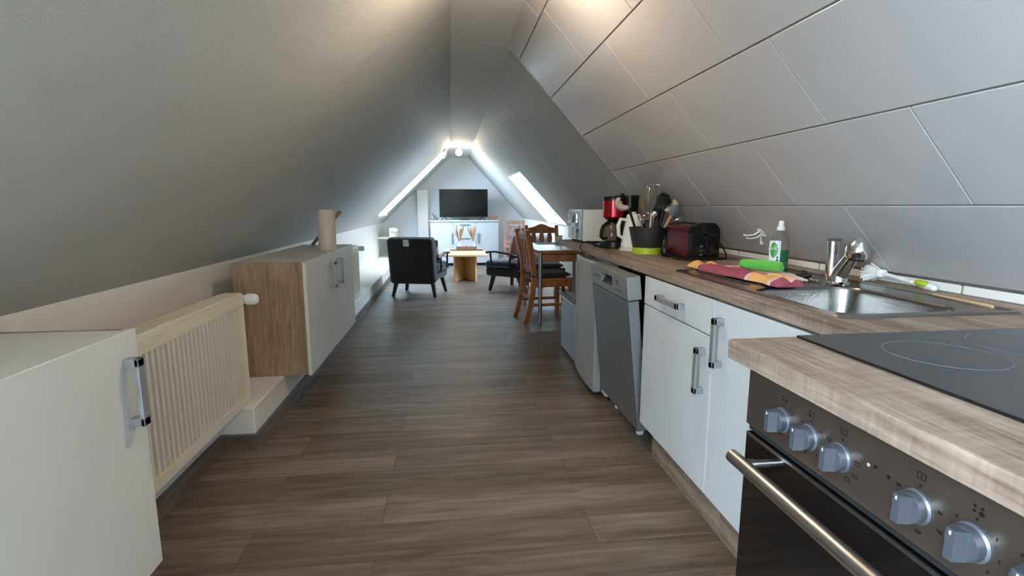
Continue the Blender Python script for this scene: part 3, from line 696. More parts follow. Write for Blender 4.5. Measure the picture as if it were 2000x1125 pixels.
# whisk
a, b = (ux+.01, uy+.0, pz), (1.125, 2.78, 1.13)
t = thing('whisk', 'steel balloon whisk standing tallest in the utensil pot', 'whisk', (ux+.01, uy, pz))
MB().tube([a, b], [.007, .009], 12).build('handle', M['steel'], t)
Fh = head_frame(a, b); mb = MB()
for k in range(6):
    an = PI*k/6; pts = []
    for j in range(17):
        u = j/16*2-1; r = .036*math.cos(u*PI/2)**.6 if abs(u) < 1 else .004
        s = 1 if u > 0 else -1; zz = .0+.165*(1-abs(u)**1.6) if abs(u) < 1 else 0
        rr_ = .036*min(1, math.sin(min(1, (1-abs(zz/.165-.62)**2))*PI/2)) if 0 else .006+.033*math.sin(PI*min(1, zz/.165*.62+.0))
        pts.append(Fh @ Vector((s*rr_*math.cos(an)*(1 if abs(u) > .08 else abs(u)/.08), s*rr_*math.sin(an)*(1 if abs(u) > .08 else abs(u)/.08), zz+ (.0 if abs(u) > .08 else .012))))
    mb.tube(pts, .0021, 6)
mb.build('wires', M['chrome'], t)
# black ladle
a, b = (ux+.02, uy-.02, pz), (1.165, 2.74, 1.165)
t = thing('ladle', 'black plastic ladle behind the wooden spoon in the utensil pot', 'ladle', a)
MB().tube([a, b], [.006, .007], 10).build('handle', M['black'], t)
MB().lathe([(0, -.02), (.024, -.014), (.036, .01), (.038, .022), (.034, .02), (.022, -.008), (0, -.014)], Mx=Matrix.Translation((1.172, 2.74, 1.20)) @ Matrix.Rotation(math.radians(62), 4, 'X')).build('scoop', M['black'], t)
# black slotted turner
a, b = (ux+.0, uy+.02, pz), (1.135, 2.71, 1.145)
t = thing('slotted_turner', 'black slotted turner leaning beside the whisk', 'turner', a)
MB().tube([a, b], [.006, .006], 10).build('handle', M['black'], t)
Fh = head_frame(a, b); mb = MB()
for x in (-.026, -.013, 0, .013, .026): mb.box(x-.0045, x+.0045, -.002, .002, 0, .08, Mx=Fh)
mb.box(-.031, .031, -.002, .002, -.006, .012, .001, Mx=Fh).box(-.031, .031, -.002, .002, .07, .085, .001, Mx=Fh); mb.build('blade', M['black'], t)
# wooden spoon with grey head
a, b = (ux+.035, uy-.03, pz), (1.187, 2.66, 1.12)
t = thing('cooking_spoon', 'wooden-handled spoon with a grey head leaning right in the pot', 'spoon', a)
MB().tube([a, b], [.007, .0095], 12).build('handle', M['spoonw'], t)
MB().sphere((0, 0, .03), .03, 20, Mx=head_frame(a, b), sc=(.85, .28, 1.15)).build('spoon_head', M['greyn'], t)
# pasta servers: one leaning right, one hooked over the left rim
def server(label, a, b, flip):
    t = thing('pasta_server', label, 'pasta server', a)
    m_ = (Vector(a).lerp(Vector(b), .5)); MB().tube([a, m_, b], [.006, .007, .008], 10).build('handle', M['black'], t)
    F = head_frame(a, b); mb = MB(); hd_ = MB()
    arc = [(.045*math.sin(q), 0, .045-.045*math.cos(q)) for q in [math.radians(k*16) for k in range(0, 10)]]
    pts = [F @ Vector((flip*p[0]*1.1, p[1], p[2]*.8)) for p in arc]
    hd_.tube(pts, [.010, .014, .017, .018, .018, .018, .017, .016, .013, .008], 10); h = hd_.build('serrated_head', M['beige'], t)
    for k in range(2, 9):
        p = Vector(arc[k]); q = F @ Vector((flip*(p.x*1.1-.0), -.0, p.z*.8)); e = F @ Vector((flip*(p.x*.62+.004), -.006, p.z*.55-.004+.0)); mb.tube([q, e], [.006, .003], 8)
    mb.build('teeth', M['beige'], h)
server('black pasta server with beige teeth leaning out over the right of the pot', (ux+.03, uy-.01, pz), (1.165, 2.70, 1.15), 1)
server('black pasta server with beige teeth leaning out left towards the coffee maker', (ux-.05, uy-.03, pz), (.958, 2.69, 1.165), -1)
# small steel tools and skewers
a, b = (ux-.02, uy-.02, pz), (1.045, 2.69, 1.10)
t = thing('potato_masher', 'steel potato masher with black handle at the left of the pot', 'masher', a)
MB().tube([a, Vector(a).lerp(Vector(b), .6)], .008, 10).build('handle', M['black'], t)
Fh = head_frame(a, b); MB().tube([Vector(a).lerp(Vector(b), .6), b], .004, 8).tube([Fh @ Vector(p) for p in ((-.03, 0, .02), (-.03, 0, .0), (-.012, .0, -.0), (0, 0, 0), (.012, 0, 0), (.03, 0, 0), (.03, 0, .02))], .003, 8).tube([Fh @ Vector((.03*math.cos(q), .012*math.sin(3*q), .022+.012*math.sin(2*q))) for q in [2*PI*k/30 for k in range(30)]], .0028, 6, closed=True).build('mashing_wire', M['chrome'], t)
a, b = (ux-.005, uy-.04, pz), (1.09, 2.66, 1.10)
t = thing('serving_spoon', 'small steel serving spoon at the front of the utensil pot', 'spoon', a)
MB().tube([a, b], .004, 8).build('handle', M['steel'], t); MB().sphere((0, 0, .022), .022, 18, Mx=head_frame(a, b), sc=(.8, .25, 1.1)).build('spoon_head', M['chrome'], t)
a, b = (ux+.05, uy-.02, pz), (1.215, 2.67, 1.06)
t = thing('wire_strainer', 'small wire strainer tilted out of the pot towards the toaster', 'strainer', a)
MB().tube([a, b], .004, 8).build('handle', M['steel'], t)
Fh = head_frame(a, b); mb = MB()
mb.tube([Fh @ Vector((.026*math.cos(q), 0, .026+.026*math.sin(q))) for q in [2*PI*k/24 for k in range(24)]], .002, 6, closed=True)
for k in (-2, -1, 0, 1, 2):
    h = math.sqrt(.026**2-(.009*k)**2)
    mb.tube([Fh @ Vector((.009*k, -.014*math.sin(PI*j/6), .026-h+2*h*j/6)) for j in range(7)], .0009, 5)
    mb.tube([Fh @ Vector((-h+2*h*j/6, -.014*math.sin(PI*j/6), .026+.009*k)) for j in range(7)], .0009, 5)
mb.build('mesh', M['chrome'], t)
for i, (dx, tx1, tz) in enumerate(((-.01, 1.065, 1.235), (.0, 1.078, 1.20))):
    single('skewer', ('thin wooden skewer, the taller of two left of the whisk', 'thin wooden skewer, the shorter of two left of the whisk')[i], 'skewer', MB().tube([(ux+dx, uy+.04, pz), (tx1, 2.79, tz)], .0018, 6), M['spoonw'], (ux+dx, uy+.04, pz), 'skewers in the utensil pot')

# toaster
t = thing('toaster', 'maroon toaster with a gloss black end panel and dial', 'toaster', (1.21, 2.46, WZ))
def arch(w0, w1, z0, z1, r, n=8):
    p = [(w0, z0), (w1, z0)]
    for k in range(n+1): a_ = PI/2*k/n; p.append((w1-r+r*math.cos(a_), z1-r+r*math.sin(a_)))
    for k in range(n+1): a_ = PI/2+PI/2*k/n; p.append((w0+r+r*math.cos(a_), z1-r+r*math.sin(a_)))
    return p
TM = Matrix.Translation((1.21, 2.46, 0)) @ Matrix.Rotation(math.radians(8), 4, 'Z')
MB().box(-.068, .068, -.125, .125, WZ, WZ+.018, .004, Mx=TM).build('base', M['black'], t)
MB().prism(arch(-.072, .072, WZ+.018, 1.088, .045), -.082, .095, 'y', Mx=TM).build('shell', M['maroon'], t)
for ya_, yb_, nm in ((-.125, -.082, 'front_panel'), (.095, .128, 'rear_panel')):
    f = MB().prism(arch(-.074, .074, WZ+.014, 1.092, .05), ya_, yb_, 'y', .003, Mx=TM).build(nm, M['blackg'], t)
    if nm == 'front_panel': fp = f
mb = MB()
for x in (-.03, .03): mb.box(x-.012, x+.012, -.07, .085, 1.0875, 1.0895, Mx=TM)
mb.build('bread_slot', M['dark'], t)
MB().box(-.003, .003, -.1265, -.1245, WZ+.07, 1.05, Mx=TM).build('lever_track', M['dark'], fp)
MB().box(-.004, .045, -.15, -.126, 1.028, 1.04, .004, Mx=TM).build('lever', M['black'], fp)
DK = TM @ axes((.02, -.125, WZ+.05), (1, 0, 0), (0, 0, 1), (0, -1, 0))
dk = MB().lathe([(0, 0), (.018, 0), (.016, .012), (0, .013)], Mx=DK).build('dial', M['black'], fp)
mb = MB()
for k in range(14):
    a_ = math.radians(-40+k*20); mb.box(-.0006, .0006, .021, .025, 0, .0006, Mx=DK @ Matrix.Rotation(a_-PI/2+PI/2, 4, 'Z'))
mb.build('dial_scale', M['alu'], dk)
for z in (.03, .05, .07): MB().box(-.038, -.02, -.1275, -.1245, WZ+z-.004, WZ+z+.003, .001, 1, Mx=TM).build('button', M['greyd'], fp)
MB().tube([(1.27, 2.50, WZ+.03), (1.325, 2.48, 1.0), (1.355, 2.44, .985), (1.365, 2.40, .94), (1.345, 2.36, WZ+.006), (1.30, 2.36, WZ+.005), (1.28, 2.40, WZ+.005)], .004, 8).tube([(1.15, 2.32, WZ+.004), (1.11, 2.40, WZ+.004), (1.10, 2.50, WZ+.02), (1.105, 2.53, WZ+.03)], .004, 8).build('power_cord', M['cord'], t)
MB().sphere((1.105, 2.54, WZ+.027), .025, 16, sc=(.8, .9, 1)).build('plug', M['black'], t)

# ---------------------------------------------------------------- left-hand wall cabinets and radiators
LXF = -.80
def wall_cab(label, y0, y1, splits, handles):
    t = thing('wall_cabinet', label, 'cabinet', (-1.0, (y0+y1)/2, .211))
    zb, zt, xb = .2115, .862, -1.19
    mb = MB().box(xb, LXF-.02, y0+.016, y1-.016, zt-.016, zt, .001, 1).box(xb, LXF-.02, y0+.016, y1-.016, zb, zb+.016, .001, 1).box(xb-.004, xb+.01, y0+.016, y1-.016, zb+.016, zt-.016)
    mb.build('carcass', M['cab_l'], t)
    for ya_, yb_ in ((y0, y0+.016), (y1-.016, y1)): MB().box(xb, LXF-.0205, ya_, yb_, zb, zt, .001, 1).build('side_panel', M['oak_v'], t)
    ys_ = [y0-.003]+splits+[y1+.003]
    for i, (a_, b_) in enumerate(zip(ys_, ys_[1:])):
        d = MB().box(LXF-.02, LXF, a_+.0015, b_-.0015, .2075, .864, .002, 1).build('door', M['cab_l'], t)
        if handles[i]: bar_handle(d, LXF, handles[i]-.013, handles[i]+.013, .625, .80, 1, True, M['alu'])
    return t
wall_cab('white low cabinet at the near left, in front of the radiator', .15, 1.38, [.68], [None, 1.325])
wall_cab('white low cabinet with oak-look side carrying the paper roll', 2.955, 4.345, [3.65], [3.565, 3.79])

def radiator(label, y0, y1, x0=-1.195, x1=-1.085, z0=.13, z1=.725, ribs=0, valve=1):
    t = thing('radiator', label, 'radiator', ((x0+x1)/2, (y0+y1)/2, z0), group=None)
    n = ribs or int((y1-y0)/.034)
    pts = []; p = (y1-y0-.05)/n; yy = y0+.025                           # one pressed front sheet with vertical flutes
    for k in range(n):
        for f, dx in ((.06, 0), (.50, 0), (.60, -.02), (.96, -.02)): pts.append((x1+dx, yy+p*(k+f)))
    prof = [(x1-.02, y0), (x1, y0), *[q for q in pts], (x1, y1), (x1-.02, y1)]
    fr = MB().loft([[Vector((x, y, z)) for x, y in prof] for z in (z0+.045, z1-.06)])
    for za_, zb_ in ((z0, z0+.046), (z1-.062, z1-.012)): fr.box(x1-.021, x1+.0015, y0, y1, za_, zb_, .002, 1)
    fr.build('front_panel', M['rad'], t)
    MB().box(x0, x0+.02, y0+.01, y1-.01, z0+.005, z1-.02, .004).build('rear_panel', M['rad'], t)
    for ya_, yb_ in ((y0-.002, y0+.004), (y1-.004, y1+.002)): MB().box(x0+.003, x1-.001, ya_, yb_, z0+.01, z1-.006, .002, 1).build('side_cover', M['rad'], t)
    g = MB().box(x0-.002, x1+.0, y0-.002, y1+.002, z1-.012, z1, .002, 1)
    for k in range(int((y1-y0)/.016)): g.box(x0+.02, x1-.025, y0+.02+k*.016, y0+.026+k*.016, z1, z1+.0025)
    g.box(x1-.016, x1-.010, y0, y1, z1, z1+.003); g.build('top_grille', M['rad'], t)
    yv, s = (y1, 1) if valve > 0 else (y0, -1)
    v = MB().cyl((x1-.05, yv, z1-.035), (x1-.05, yv+s*.03, z1-.035), .011, n=14).cyl((x1-.06, yv+s*.03, z1-.035), (x1-.022, yv+s*.03, z1-.035), .012, n=14).build('valve', M['chrome'], t)
    K = Matrix.Translation((x1-.022, yv+s*.03, z1-.035)) @ Matrix.Rotation(PI/2, 4, 'Y')
    th = MB().lathe([(0, 0), (.019, 0), (.021, .006), (.021, .02), (.025, .028), (.026, .06), (.023, .074), (.017, .08), (0, .081)], Mx=K, n=26)
    for k in range(13):
        q = 2*PI*k/13; th.box(-.0025, .0025, .0245, .0275, .03, .066, Mx=K @ Matrix.Rotation(q, 4, 'Z'))
    th.build('thermostat', M['white_pl'], v)
    for y in (y0+.15, y1-.15): MB().box(-1.349, x0+.003, y-.012, y+.012, z1-.2, z1-.16).build('bracket', M['rad'], t)
    mb = MB()
    for k in (0, 1): mb.tube([(x0+.05, yv-s*.05-.05*k*s, z0+.02), (x0+.05, yv-s*.05-.05*k*s, z0-.01)], .008, 8)
    if yv <= 2.5 or s < 0: pass
    mb.build('pipe', M['rad'], t)
    return t
radiator('cream ribbed radiator between the two white low cabinets', 1.50, 2.58, -1.10, -1.0, z0=.213, z1=.755)
radiator('cream radiator on the left wall just past the far low cabinet', 5.02, 5.72, -1.085, -.985, z1=.75, z0=.216)
radiator('cream radiator behind the left armchair near the far wall', 9.78, 10.6, -1.115, -1.015, z0=.22, z1=.76, valve=-1)

# paper roll on the cabinet
rx, ry = -.868, 3.80
t = thing('paper_roll', 'upright roll of kitchen paper standing on the low cabinet', 'paper roll', (rx, ry, .8625))
MB().lathe([(.022, 0), (.059, 0), (.061, .002), (.061, .283), (.059, .285), (.022, .285)], (rx, ry, .8625), 40).build('paper', M['paper'], t)
MB().lathe([(.0215, .0), (.0225, 0), (.0225, .286), (.0195, .286), (.0195, 0)], (rx, ry, .8625), 24).build('core', M['boxw'], t)
single('wooden_rod', 'short wooden rod with pale tip leaning behind the paper roll', 'rod', MB().tube([(-1.045, 4.08, .878), (-.83, 4.08, 1.125)], [.013, .013], 14).sphere((-.83, 4.08, 1.125), .0132, 12), M['spoonw'], (-1.045, 4.08, .866))

# ---------------------------------------------------------------- dining corner
t = thing('dining_table', 'honey-coloured dining table on round steel legs by the right wall', 'table', (1.17, 5.41, 0))
MB().box(.835, 1.505, 4.85, 5.97, .722, .75, .004).build('tabletop', M['pine_x'], t)
MB().box(.875, 1.465, 4.895, 4.915, .635, .722).box(.875, 1.465, 5.905, 5.925, .635, .722).box(.87, .89, 4.9, 5.92, .635, .722).box(1.45, 1.47, 4.9, 5.92, .635, .722).build('apron', M['pine_x'], t)
for x in (.872, 1.468):
    for y in (4.885, 5.935): MB().cyl((x, y, 0), (x, y, .722), .019, n=24).build('leg', M['steel'], t)
def chair_mesh():
    t = thing('dining_chair', '', 'chair', (0, 0, 0), 0, local=True)
    MB().box(-.205, .205, -.2, .215, .43, .456, .006).build('seat', M['pine_x'], t)
    path = [(-.29, 0), (-.245, .15), (-.215, .3), (-.2, .44), (-.205, .56), (-.235, .75), (-.275, .94)]
    for s in (-1, 1):
        rings = []
        for (y, z) in path:
            w, dp = .019, .024; x = s*.19
            rings.append([Vector((x-w, y-dp, z)), Vector((x+w, y-dp, z)), Vector((x+w, y+dp, z)), Vector((x-w, y+dp, z))])
        MB().loft(rings).build('rear_leg', M['pine'], t)
        MB().box(s*.185-.02, s*.185+.02, .165, .205, 0, .43, .003, 1).build('front_leg', M['pine'], t)
        MB().box(s*.185-.010, s*.185+.010, -.22, .17, .17, .20).box(s*.185-.010, s*.185+.010, -.2, .17, .365, .43).build('side_rail', M['pine'], t)
    MB().box(-.17, .17, -.235, -.215, .24, .27).box(-.17, .17, .175, .195, .365, .43).box(-.17, .17, .178, .192, .24, .27).build('stretcher', M['pine'], t)
    n = 16; poly = [(-.21, .84), (.21, .84)]                            # arched crest rail
    for k in range(n+1): x = .21-.42*k/n; poly.append((x, .905+.05*math.exp(-(x/.09)**2)))
    cm = Matrix.Translation((0, -.257, .86)) @ Matrix.Rotation(math.radians(11), 4, 'X') @ Matrix.Translation((0, 0, -.86))
    MB().prism(poly, -.011, .011, 'y', .003, Mx=cm).build('crest_rail', M['pine'], t)
    lp = [(-.19, .535), (-.1, .52), (0, .50), (.1, .52), (.19, .535), (.19, .575), (-.19, .575)]
    MB().prism(lp, -.214, -.194, 'y').build('lower_rail', M['pine'], t)
    for x0 in (-.10, 0, .10):
        rings = []
        for z, w in ((.57, .022), (.62, .028), (.70, .020), (.78, .033), (.845, .022)):
            y = -.204-(z-.56)*.165
            rings.append([Vector((x0-w, y-.008, z)), Vector((x0+w, y-.008, z)), Vector((x0+w, y+.008, z)), Vector((x0-w, y+.008, z))])
        MB().loft(rings).build('splat', M['pine'], t)
    return t
ch = chair_mesh(); ch['label'] = 'honey pine dining chair side-on, tucked under the long side of the table'
ch['group'] = 'pine dining chairs'; ch.location = (1.0, 5.215, 0); ch.rotation_euler = (0, 0, math.radians(-82))
ch2 = dup(ch, (1.135, 6.05, 0), PI, 'honey pine dining chair at the far end of the table, back arched')
def cushion_mesh():
    t = thing('seat_cushion', '', 'cushion', (0, 0, 0), 0, local=True)
    g = 16; top = []; b_ = bmesh.new(); V = {}
    for sgn in (1, -1):
        for i in range(g+1):
            for j in range(g+1):
                x, y = -.195+.39*i/g, -.185+.39*j/g; u, v = 2*i/g-1, 2*j/g-1
                h = .026*(1-u**6)**.5*(1-v**6)**.5
                for (a_, c_) in ((-.5, -.5), (.5, -.5), (-.5, .5), (.5, .5), (0, 0)): h -= .013*math.exp(-((u-a_)**2+(v-c_)**2)/.02)*(1 if sgn > 0 else .3)
                edge = i in (0, g) or j in (0, g)
                V[sgn, i, j] = V[1, i, j] if (sgn < 0 and edge) else b_.verts.new((x, y, .027+(0 if edge else sgn*max(.002, h))))
        for i in range(g):
            for j in range(g): b_.faces.new((V[sgn, i, j], V[sgn, i+1, j], V[sgn, i+1, j+1], V[sgn, i, j+1]))
    bmesh.ops.recalc_face_normals(b_, faces=b_.faces); mb = MB(); mb._add(b_); mb.build('pad', M['fabric2'], t, 60)
    for s in (-1, 1):
        MB().tube([(s*.17, -.18, .02), (s*.185, -.235, .03), (s*.215, -.24, .03), (s*.22, -.20, .02), (s*.2, -.185, .02)], .005, 6).tube([(s*.19, -.245, .03), (s*.2, -.26, -.03), (s*.215, -.262, -.09)], .005, 6).build('tie', M['black'], t)
    return t
cu = cushion_mesh(); cu['label'] = 'black tufted cushion tied to the near, side-on dining chair'; cu['group'] = 'tufted chair cushions'
cu.location = (1.0, 5.215, .4565); cu.rotation_euler = (0, 0, math.radians(-82))
dup(cu, (1.135, 6.05, .4565), PI, 'black tufted cushion on the dining chair at the far table end')
single('placemat', 'dark placemat at the far end of the dining table', 'placemat', MB().box(.97, 1.37, 5.62, 5.92, .7505, .7535, .001, 1), M['mat'], (1.17, 5.77, .7505))
t = thing('napkin_holder', 'small pink patterned napkin holder standing on the dining table', 'napkin holder', (1.24, 5.78, .754))
MB().box(1.205, 1.275, 5.745, 5.752, .754, .83, .002).box(1.205, 1.275, 5.80, 5.807, .754, .83, .002).box(1.205, 1.275, 5.745, 5.807, .754, .76).build('rack', M['white_pl'], t)
MB().box(1.20, 1.28, 5.755, 5.797, .761, .842, .003).build('napkins', pm('pink_pattern_paper', (226, 176, 172), .8, vary=(40, .35)), t)

# ---------------------------------------------------------------- sitting corner
def armchair_mesh(tag):
    t = thing('armchair', '', 'armchair', (0, 0, 0), 0, local=True)
    mb = MB().box(-.295, .295, -.24, .33, .205, .335, .045, 4).box(-.295, .295, -.20, .335, .30, .425, .05, 4)
    mb.build('seat', M['fabric2'], t, 60)
    Mb = Matrix.Translation((0, -.245, .20)) @ Matrix.Rotation(math.radians(9), 4, 'X')
    bk = MB().box(-.305, .305, -.085, .085, -.02, .585, .05, 4, Mx=Mb).build('backrest', M['fabric'], t, 60)
    MB().tube([Mb @ Vector(p) for p in ((-.29, .05, .02), (-.295, .052, .3), (-.285, .05, .55), (0, .05, .578), (.285, .05, .55), (.295, .052, .3), (.29, .05, .02))], .007, 8).build('piping', M['fabric'], bk)
    if tag: MB().box(-.075, .0, -.0885, -.0855, .49, .575, .001, 1, Mx=Mb).build('care_tag', M['tag'], bk)
    for s in (-1, 1):
        for y, dy in ((-.22, -.05), (.21, .04)):
            x = s*.235; rings = []
            for z, w, ox, oy in ((.235, .026, 0, 0), (0, .017, s*.05, dy)):
                rings.append([Vector((x+ox+a_*w, y+oy+b_*w, z)) for a_, b_ in ((-1, -1), (1, -1), (1, 1), (-1, 1))])
            MB().loft(rings).build('leg', M['blackw'], t)
        x = s*.325
        a_ = MB().loft([[Vector((x+dx, y, z+dz)) for dx, dz in ((-.022, -.012), (.022, -.012), (.022, .012), (-.022, .012))] for y, z in ((-.22, .50), (-.1, .535), (.12, .555), (.25, .545), (.275, .535))]).build('armrest', M['blackw'], t)
        MB().tube([(x, -.12, .525), (x, -.10, .34)], .014, 10).tube([(x, .21, .54), (x, .19, .34)], .014, 10).tube([(x, -.13, .34), (x, .24, .34)], .013, 10).build('arm_post', M['blackw'], a_)
    return t
a1 = armchair_mesh(True); a1['label'] = 'black armchair seen from behind with a white tag, by the left wall'
a1.location = (-.405, 6.957, 0); a1.rotation_euler = (0, 0, math.radians(-15)); a1['group'] = 'black armchairs'
a2 = armchair_mesh(False); a2['label'] = 'black armchair on the right of the coffee table, turned side-on'
a2.location = (.925, 7.17, 0); a2.rotation_euler = (0, 0, math.radians(50)); a2['group'] = 'black armchairs'
def pillow(label, loc, rot, hs=.2):
    g = 14; b_ = bmesh.new(); V = {}
    for sgn in (1, -1):
        for i in range(g+1):
            for j in range(g+1):
                u, v = 2*i/g-1, 2*j/g-1; pin = 1-.10*(1-abs(u*v))*max(abs(u), abs(v))**2
                h = .07*((1-u*u)*(1-v*v))**.45; edge = i in (0, g) or j in (0, g)
                V[sgn, i, j] = V[1, i, j] if (sgn < 0 and edge) else b_.verts.new((hs*u*pin, sgn*h, hs*v*pin))
        for i in range(g):
            for j in range(g): b_.faces.new((V[sgn, i, j], V[sgn, i+1, j], V[sgn, i+1, j+1], V[sgn, i, j+1]))
    bmesh.ops.recalc_face_normals(b_, faces=b_.faces); mb = MB(); mb._add(b_); o = mb.build('cushion', M['pink'], None, 60)
    o.location = loc; o.rotation_euler = rot; o['label'] = label; o['category'] = 'cushion'; o['group'] = 'pink armchair cushions'; return o
def in_chair(a, p): return (Matrix.Translation(a.location) @ Matrix.Rotation(a.rotation_euler.z, 4, 'Z')) @ Vector(p)
pillow('dusty pink cushion peeking past the back of the left armchair', in_chair(a1, (.135, -.02, .592)), (math.radians(16), math.radians(6), math.radians(-33)), .165)
pillow('dusty pink cushion leaning in the right armchair', in_chair(a2, (-.05, -.07, .625)), (math.radians(12), 0, math.radians(54)))

t = thing('coffee_table', 'pale beech coffee table on a crossed panel base', 'table', (.235, 8.38, 0))
MB().box(-.10, .57, 7.80, 8.95, .412, .44, .004).build('tabletop', M['beech_x'], t)
for s in (-1, 1):
    q = math.atan2(.4, .17)*s; R = Matrix.Translation((.235, 8.38, 0)) @ Matrix.Rotation(q, 4, 'Z')
    if s > 0: MB().box(-.43, .43, -.013, .013, 0, .412, Mx=R).build('base_panel', M['beech'], t)
    else: MB().box(-.43, -.0135, -.013, .013, 0, .412, Mx=R).box(.0135, .43, -.013, .013, 0, .412, Mx=R).build('base_panel', M['beech'], t)
single('table_runner', 'dark runner lying across the coffee table', 'runner', MB().box(.0, .555, 8.52, 8.84, .4402, .4425), M['mat'], (.28, 8.68, .4402))
t = thing('wooden_tray', 'brown wooden tray box in the middle of the coffee table', 'tray', (.28, 8.68, .4427))
MB().box(.11, .45, 8.60, 8.76, .4428, .45).build('bottom', M['boxw'], t)
MB().box(.11, .45, 8.60, 8.61, .45, .505).box(.11, .45, 8.75, 8.76, .45, .505).box(.11, .12, 8.61, 8.75, .45, .505).box(.44, .45, 8.61, 8.75, .45, .505).build('rim', M['boxw'], t)
def grass_vase(x, label, seed, gl):
    random.seed(seed); y, z = 8.68, .4505
    v = thing('vase', 'small '+gl+' glass vase '+label, 'vase', (x, y, z))
    MB().lathe([(0, 0), (.034, 0), (.038, .01), (.036, .07), (.018, .1), (.016, .13), (.02, .14), (.014, .138), (.012, .1), (.03, .068), (.031, .012), (0, .01)], (x, y, z)).build('body', M['vase'], v)
    t = thing('dried_grass', 'bunch of dried pampas stalks in the vase '+label, 'dried grass', (x, y, z+.03))
    for k in range(22):
        a_ = random.uniform(0, 2*PI); l = random.uniform(.5, 1); tip = Vector((x+.10*l*math.cos(a_), y+.08*l*math.sin(a_), z+.30+.13*random.random()))
        b0 = Vector((x+.006*math.cos(a_), y+.006*math.sin(a_), z+.03)); mid = Vector((x+.010*math.cos(a_), y+.010*math.sin(a_), z+.14))
        q = mid.lerp(tip, .35)
        MB().tube([b0, mid, q, mid.lerp(tip, .55), mid.lerp(tip, .8), tip], [.0018, .0018, .003, .006, .0065, .002], 7).build('stalk', M['reed'], t)
grass_vase(.165, 'on the left of the tray', 4, 'clear')
grass_vase(.395, 'on the right of the tray', 9, 'lilac')
for i, x in enumerate((.235, .315)):
    o = single('tealight_holder', ('frosted tealight holder beside the left vase on the tray', 'frosted tealight holder beside the right vase on the tray')[i], 'candle holder', MB().lathe([(0, 0), (.028, 0), (.032, .06), (.029, .06), (.025, .008), (0, .008)], (x, 8.68, .4505)), M['vase'], (x, 8.68, .4505), 'tealights on the tray')

# sideboard and what stands on it
SZ = .90
t = thing('sideboard', 'white sideboard against the far wall under the television', 'sideboard', (.3, 10.4, 0))
MB().box(-.385, .985, 10.20, 10.64, SZ-.03, SZ, .003).build('top', M['wht'], t)
MB().box(-.37, .97, 10.24, 10.62, .05, SZ-.03).build('carcass', M['wht'], t)
MB().box(-.36, .96, 10.26, 10.60, 0, .05).build('plinth', M['dark'], t)
for a_, b_, hx in ((-.37, .078, .048), (.522, .97, .564)):
    d = MB().box(a_+.002, b_-.002, 10.222, 10.24, .052, SZ-.033, .002, 1).build('door', M['wht'], t)
    MB().box(hx-.012, hx+.012, 10.195, 10.222, .45, .65, .003).build('handle', M['greyhandle'], d)
for i, (a_, b_) in enumerate(((.052, .335), (.338, .60), (.603, .867))):
    d = MB().box(.08, .52, 10.222, 10.24, a_, b_, .002, 1).build('drawer', M['wht'], t)
    zc = b_-.055; MB().box(.2, .40, 10.20, 10.222, zc-.008, zc+.008, .003).build('handle', M['greyhandle'], d)
t = thing('television', 'black flat-screen television standing on the white sideboard', 'television', (.3, 10.42, SZ))
MB().box(-.19, .775, 10.40, 10.445, .955, 1.507, .004).build('casing', M['black'], t)
MB().box(-.18, .765, 10.397, 10.401, .97, 1.497).build('screen', M['screen'], t)
for x in (-.095, .665):
    MB().tube([(x-.05, 10.36, SZ+.006), (x, 10.42, .958), (x+.05, 10.36, SZ+.006)], .008, 8).tube([(x-.05, 10.50, SZ+.006), (x, 10.42, .958), (x+.05, 10.50, SZ+.006)], .008, 8).build('foot', M['black'], t)
single('remote_control', 'black remote lying on the sideboard below the television', 'remote', MB().box(.21, .40, 10.28, 10.33, SZ+.0005, SZ+.02, .004), M['black'], (.3, 10.3, SZ))
single('wooden_box', 'low brown wooden box at the right end of the sideboard', 'box', MB().box(.80, .965, 10.33, 10.50, SZ+.0005, SZ+.07, .003).box(.795, .97, 10.325, 10.505, SZ+.062, SZ+.075, .002), M['boxw'], (.88, 10.4, SZ))
t = thing('desk_ornament', 'small black wire ornament left of the television', 'ornament', (-.29, 10.4, SZ))
MB().box(-.36, -.22, 10.38, 10.43, SZ+.0005, SZ+.008, .002).build('foot_plate', M['black'], t)
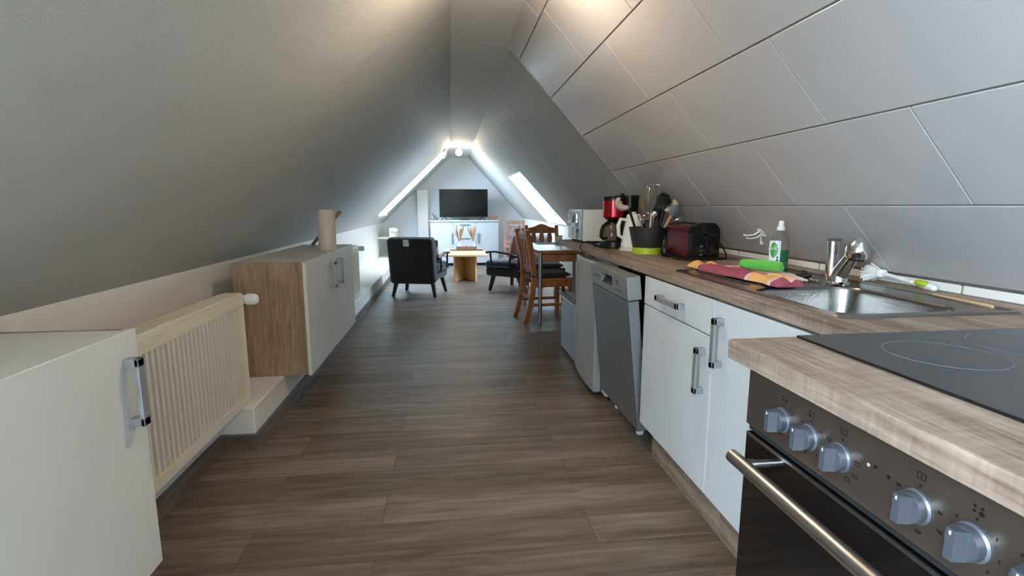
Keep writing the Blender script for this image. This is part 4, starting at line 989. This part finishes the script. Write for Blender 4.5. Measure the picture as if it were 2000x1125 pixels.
MB().tube([(-.345, 10.4, SZ+.14), (-.30, 10.4, SZ+.09), (-.30, 10.4, SZ+.01)], .006, 8).tube([(-.30, 10.4, SZ+.09), (-.255, 10.4, SZ+.01), (-.255, 10.4, SZ+.085)], .006, 8).tube([(-.255, 10.4, SZ+.05), (-.225, 10.4, SZ+.01), (-.225, 10.4, SZ+.06)], .006, 8).build('wire_figure', M['black'], t)

# folding chair leaning by the far right wall
t = thing('folding_chair', 'reddish wooden folding chair with lattice back near the far wall', 'chair', (1.2, 9.5, 0))
for x in (1.025, 1.375): MB().loft([[Vector((x+a_*.02, y+b_*.014, z)) for a_, b_ in ((-1, -1), (1, -1), (1, 1), (-1, 1))] for y, z in ((9.38, 0), (9.50, .45), (9.56, .915))]).build('frame_post', M['redwood'], t)
for x in (1.06, 1.34): MB().loft([[Vector((x+a_*.014, y+b_*.014, z)) for a_, b_ in ((-1, -1), (1, -1), (1, 1), (-1, 1))] for y, z in ((9.68, 0), (9.52, .44))]).build('rear_leg', M['redwood'], t)
LT = axes((1.2, 9.53, .69), (1, 0, 0), (0, math.sin(.128), math.cos(.128)), (0, -math.cos(.128), math.sin(.128)))
for a_, b_ in ((.165, .215), (-.2, -.16)): MB().box(-.165, .165, a_, b_, -.012, .012, .003, Mx=LT).build('back_rail', M['redwood'], t)
mb = MB()
for x in (-.11, .11): mb.box(x-.012, x+.012, -.165, .17, -.008, .008, Mx=LT)
mb.box(-.11, .11, .09, .112, -.008, .008, Mx=LT); mb.box(-.11, .11, -.112, -.09, -.008, .008, Mx=LT)
for k in (-1, 1): mb.box(-.145, .145, -.007, .007, -.006, .006, Mx=LT @ Matrix.Rotation(k*PI/4, 4, 'Z'))
mb.box(-.008, .008, -.1, .1, -.005, .005, Mx=LT).build('lattice', M['redwood'], t)
mb = MB()
for k in range(6): mb.box(1.04, 1.36, 9.26+.055*k, 9.30+.055*k, .425, .445, .003)
mb.build('seat', M['redwood'], t)
for x in (1.052, 1.348): MB().tube([(x, 9.26, .425), (x, 9.66, .02)], .012, 8).build('front_leg', M['redwood'], t)
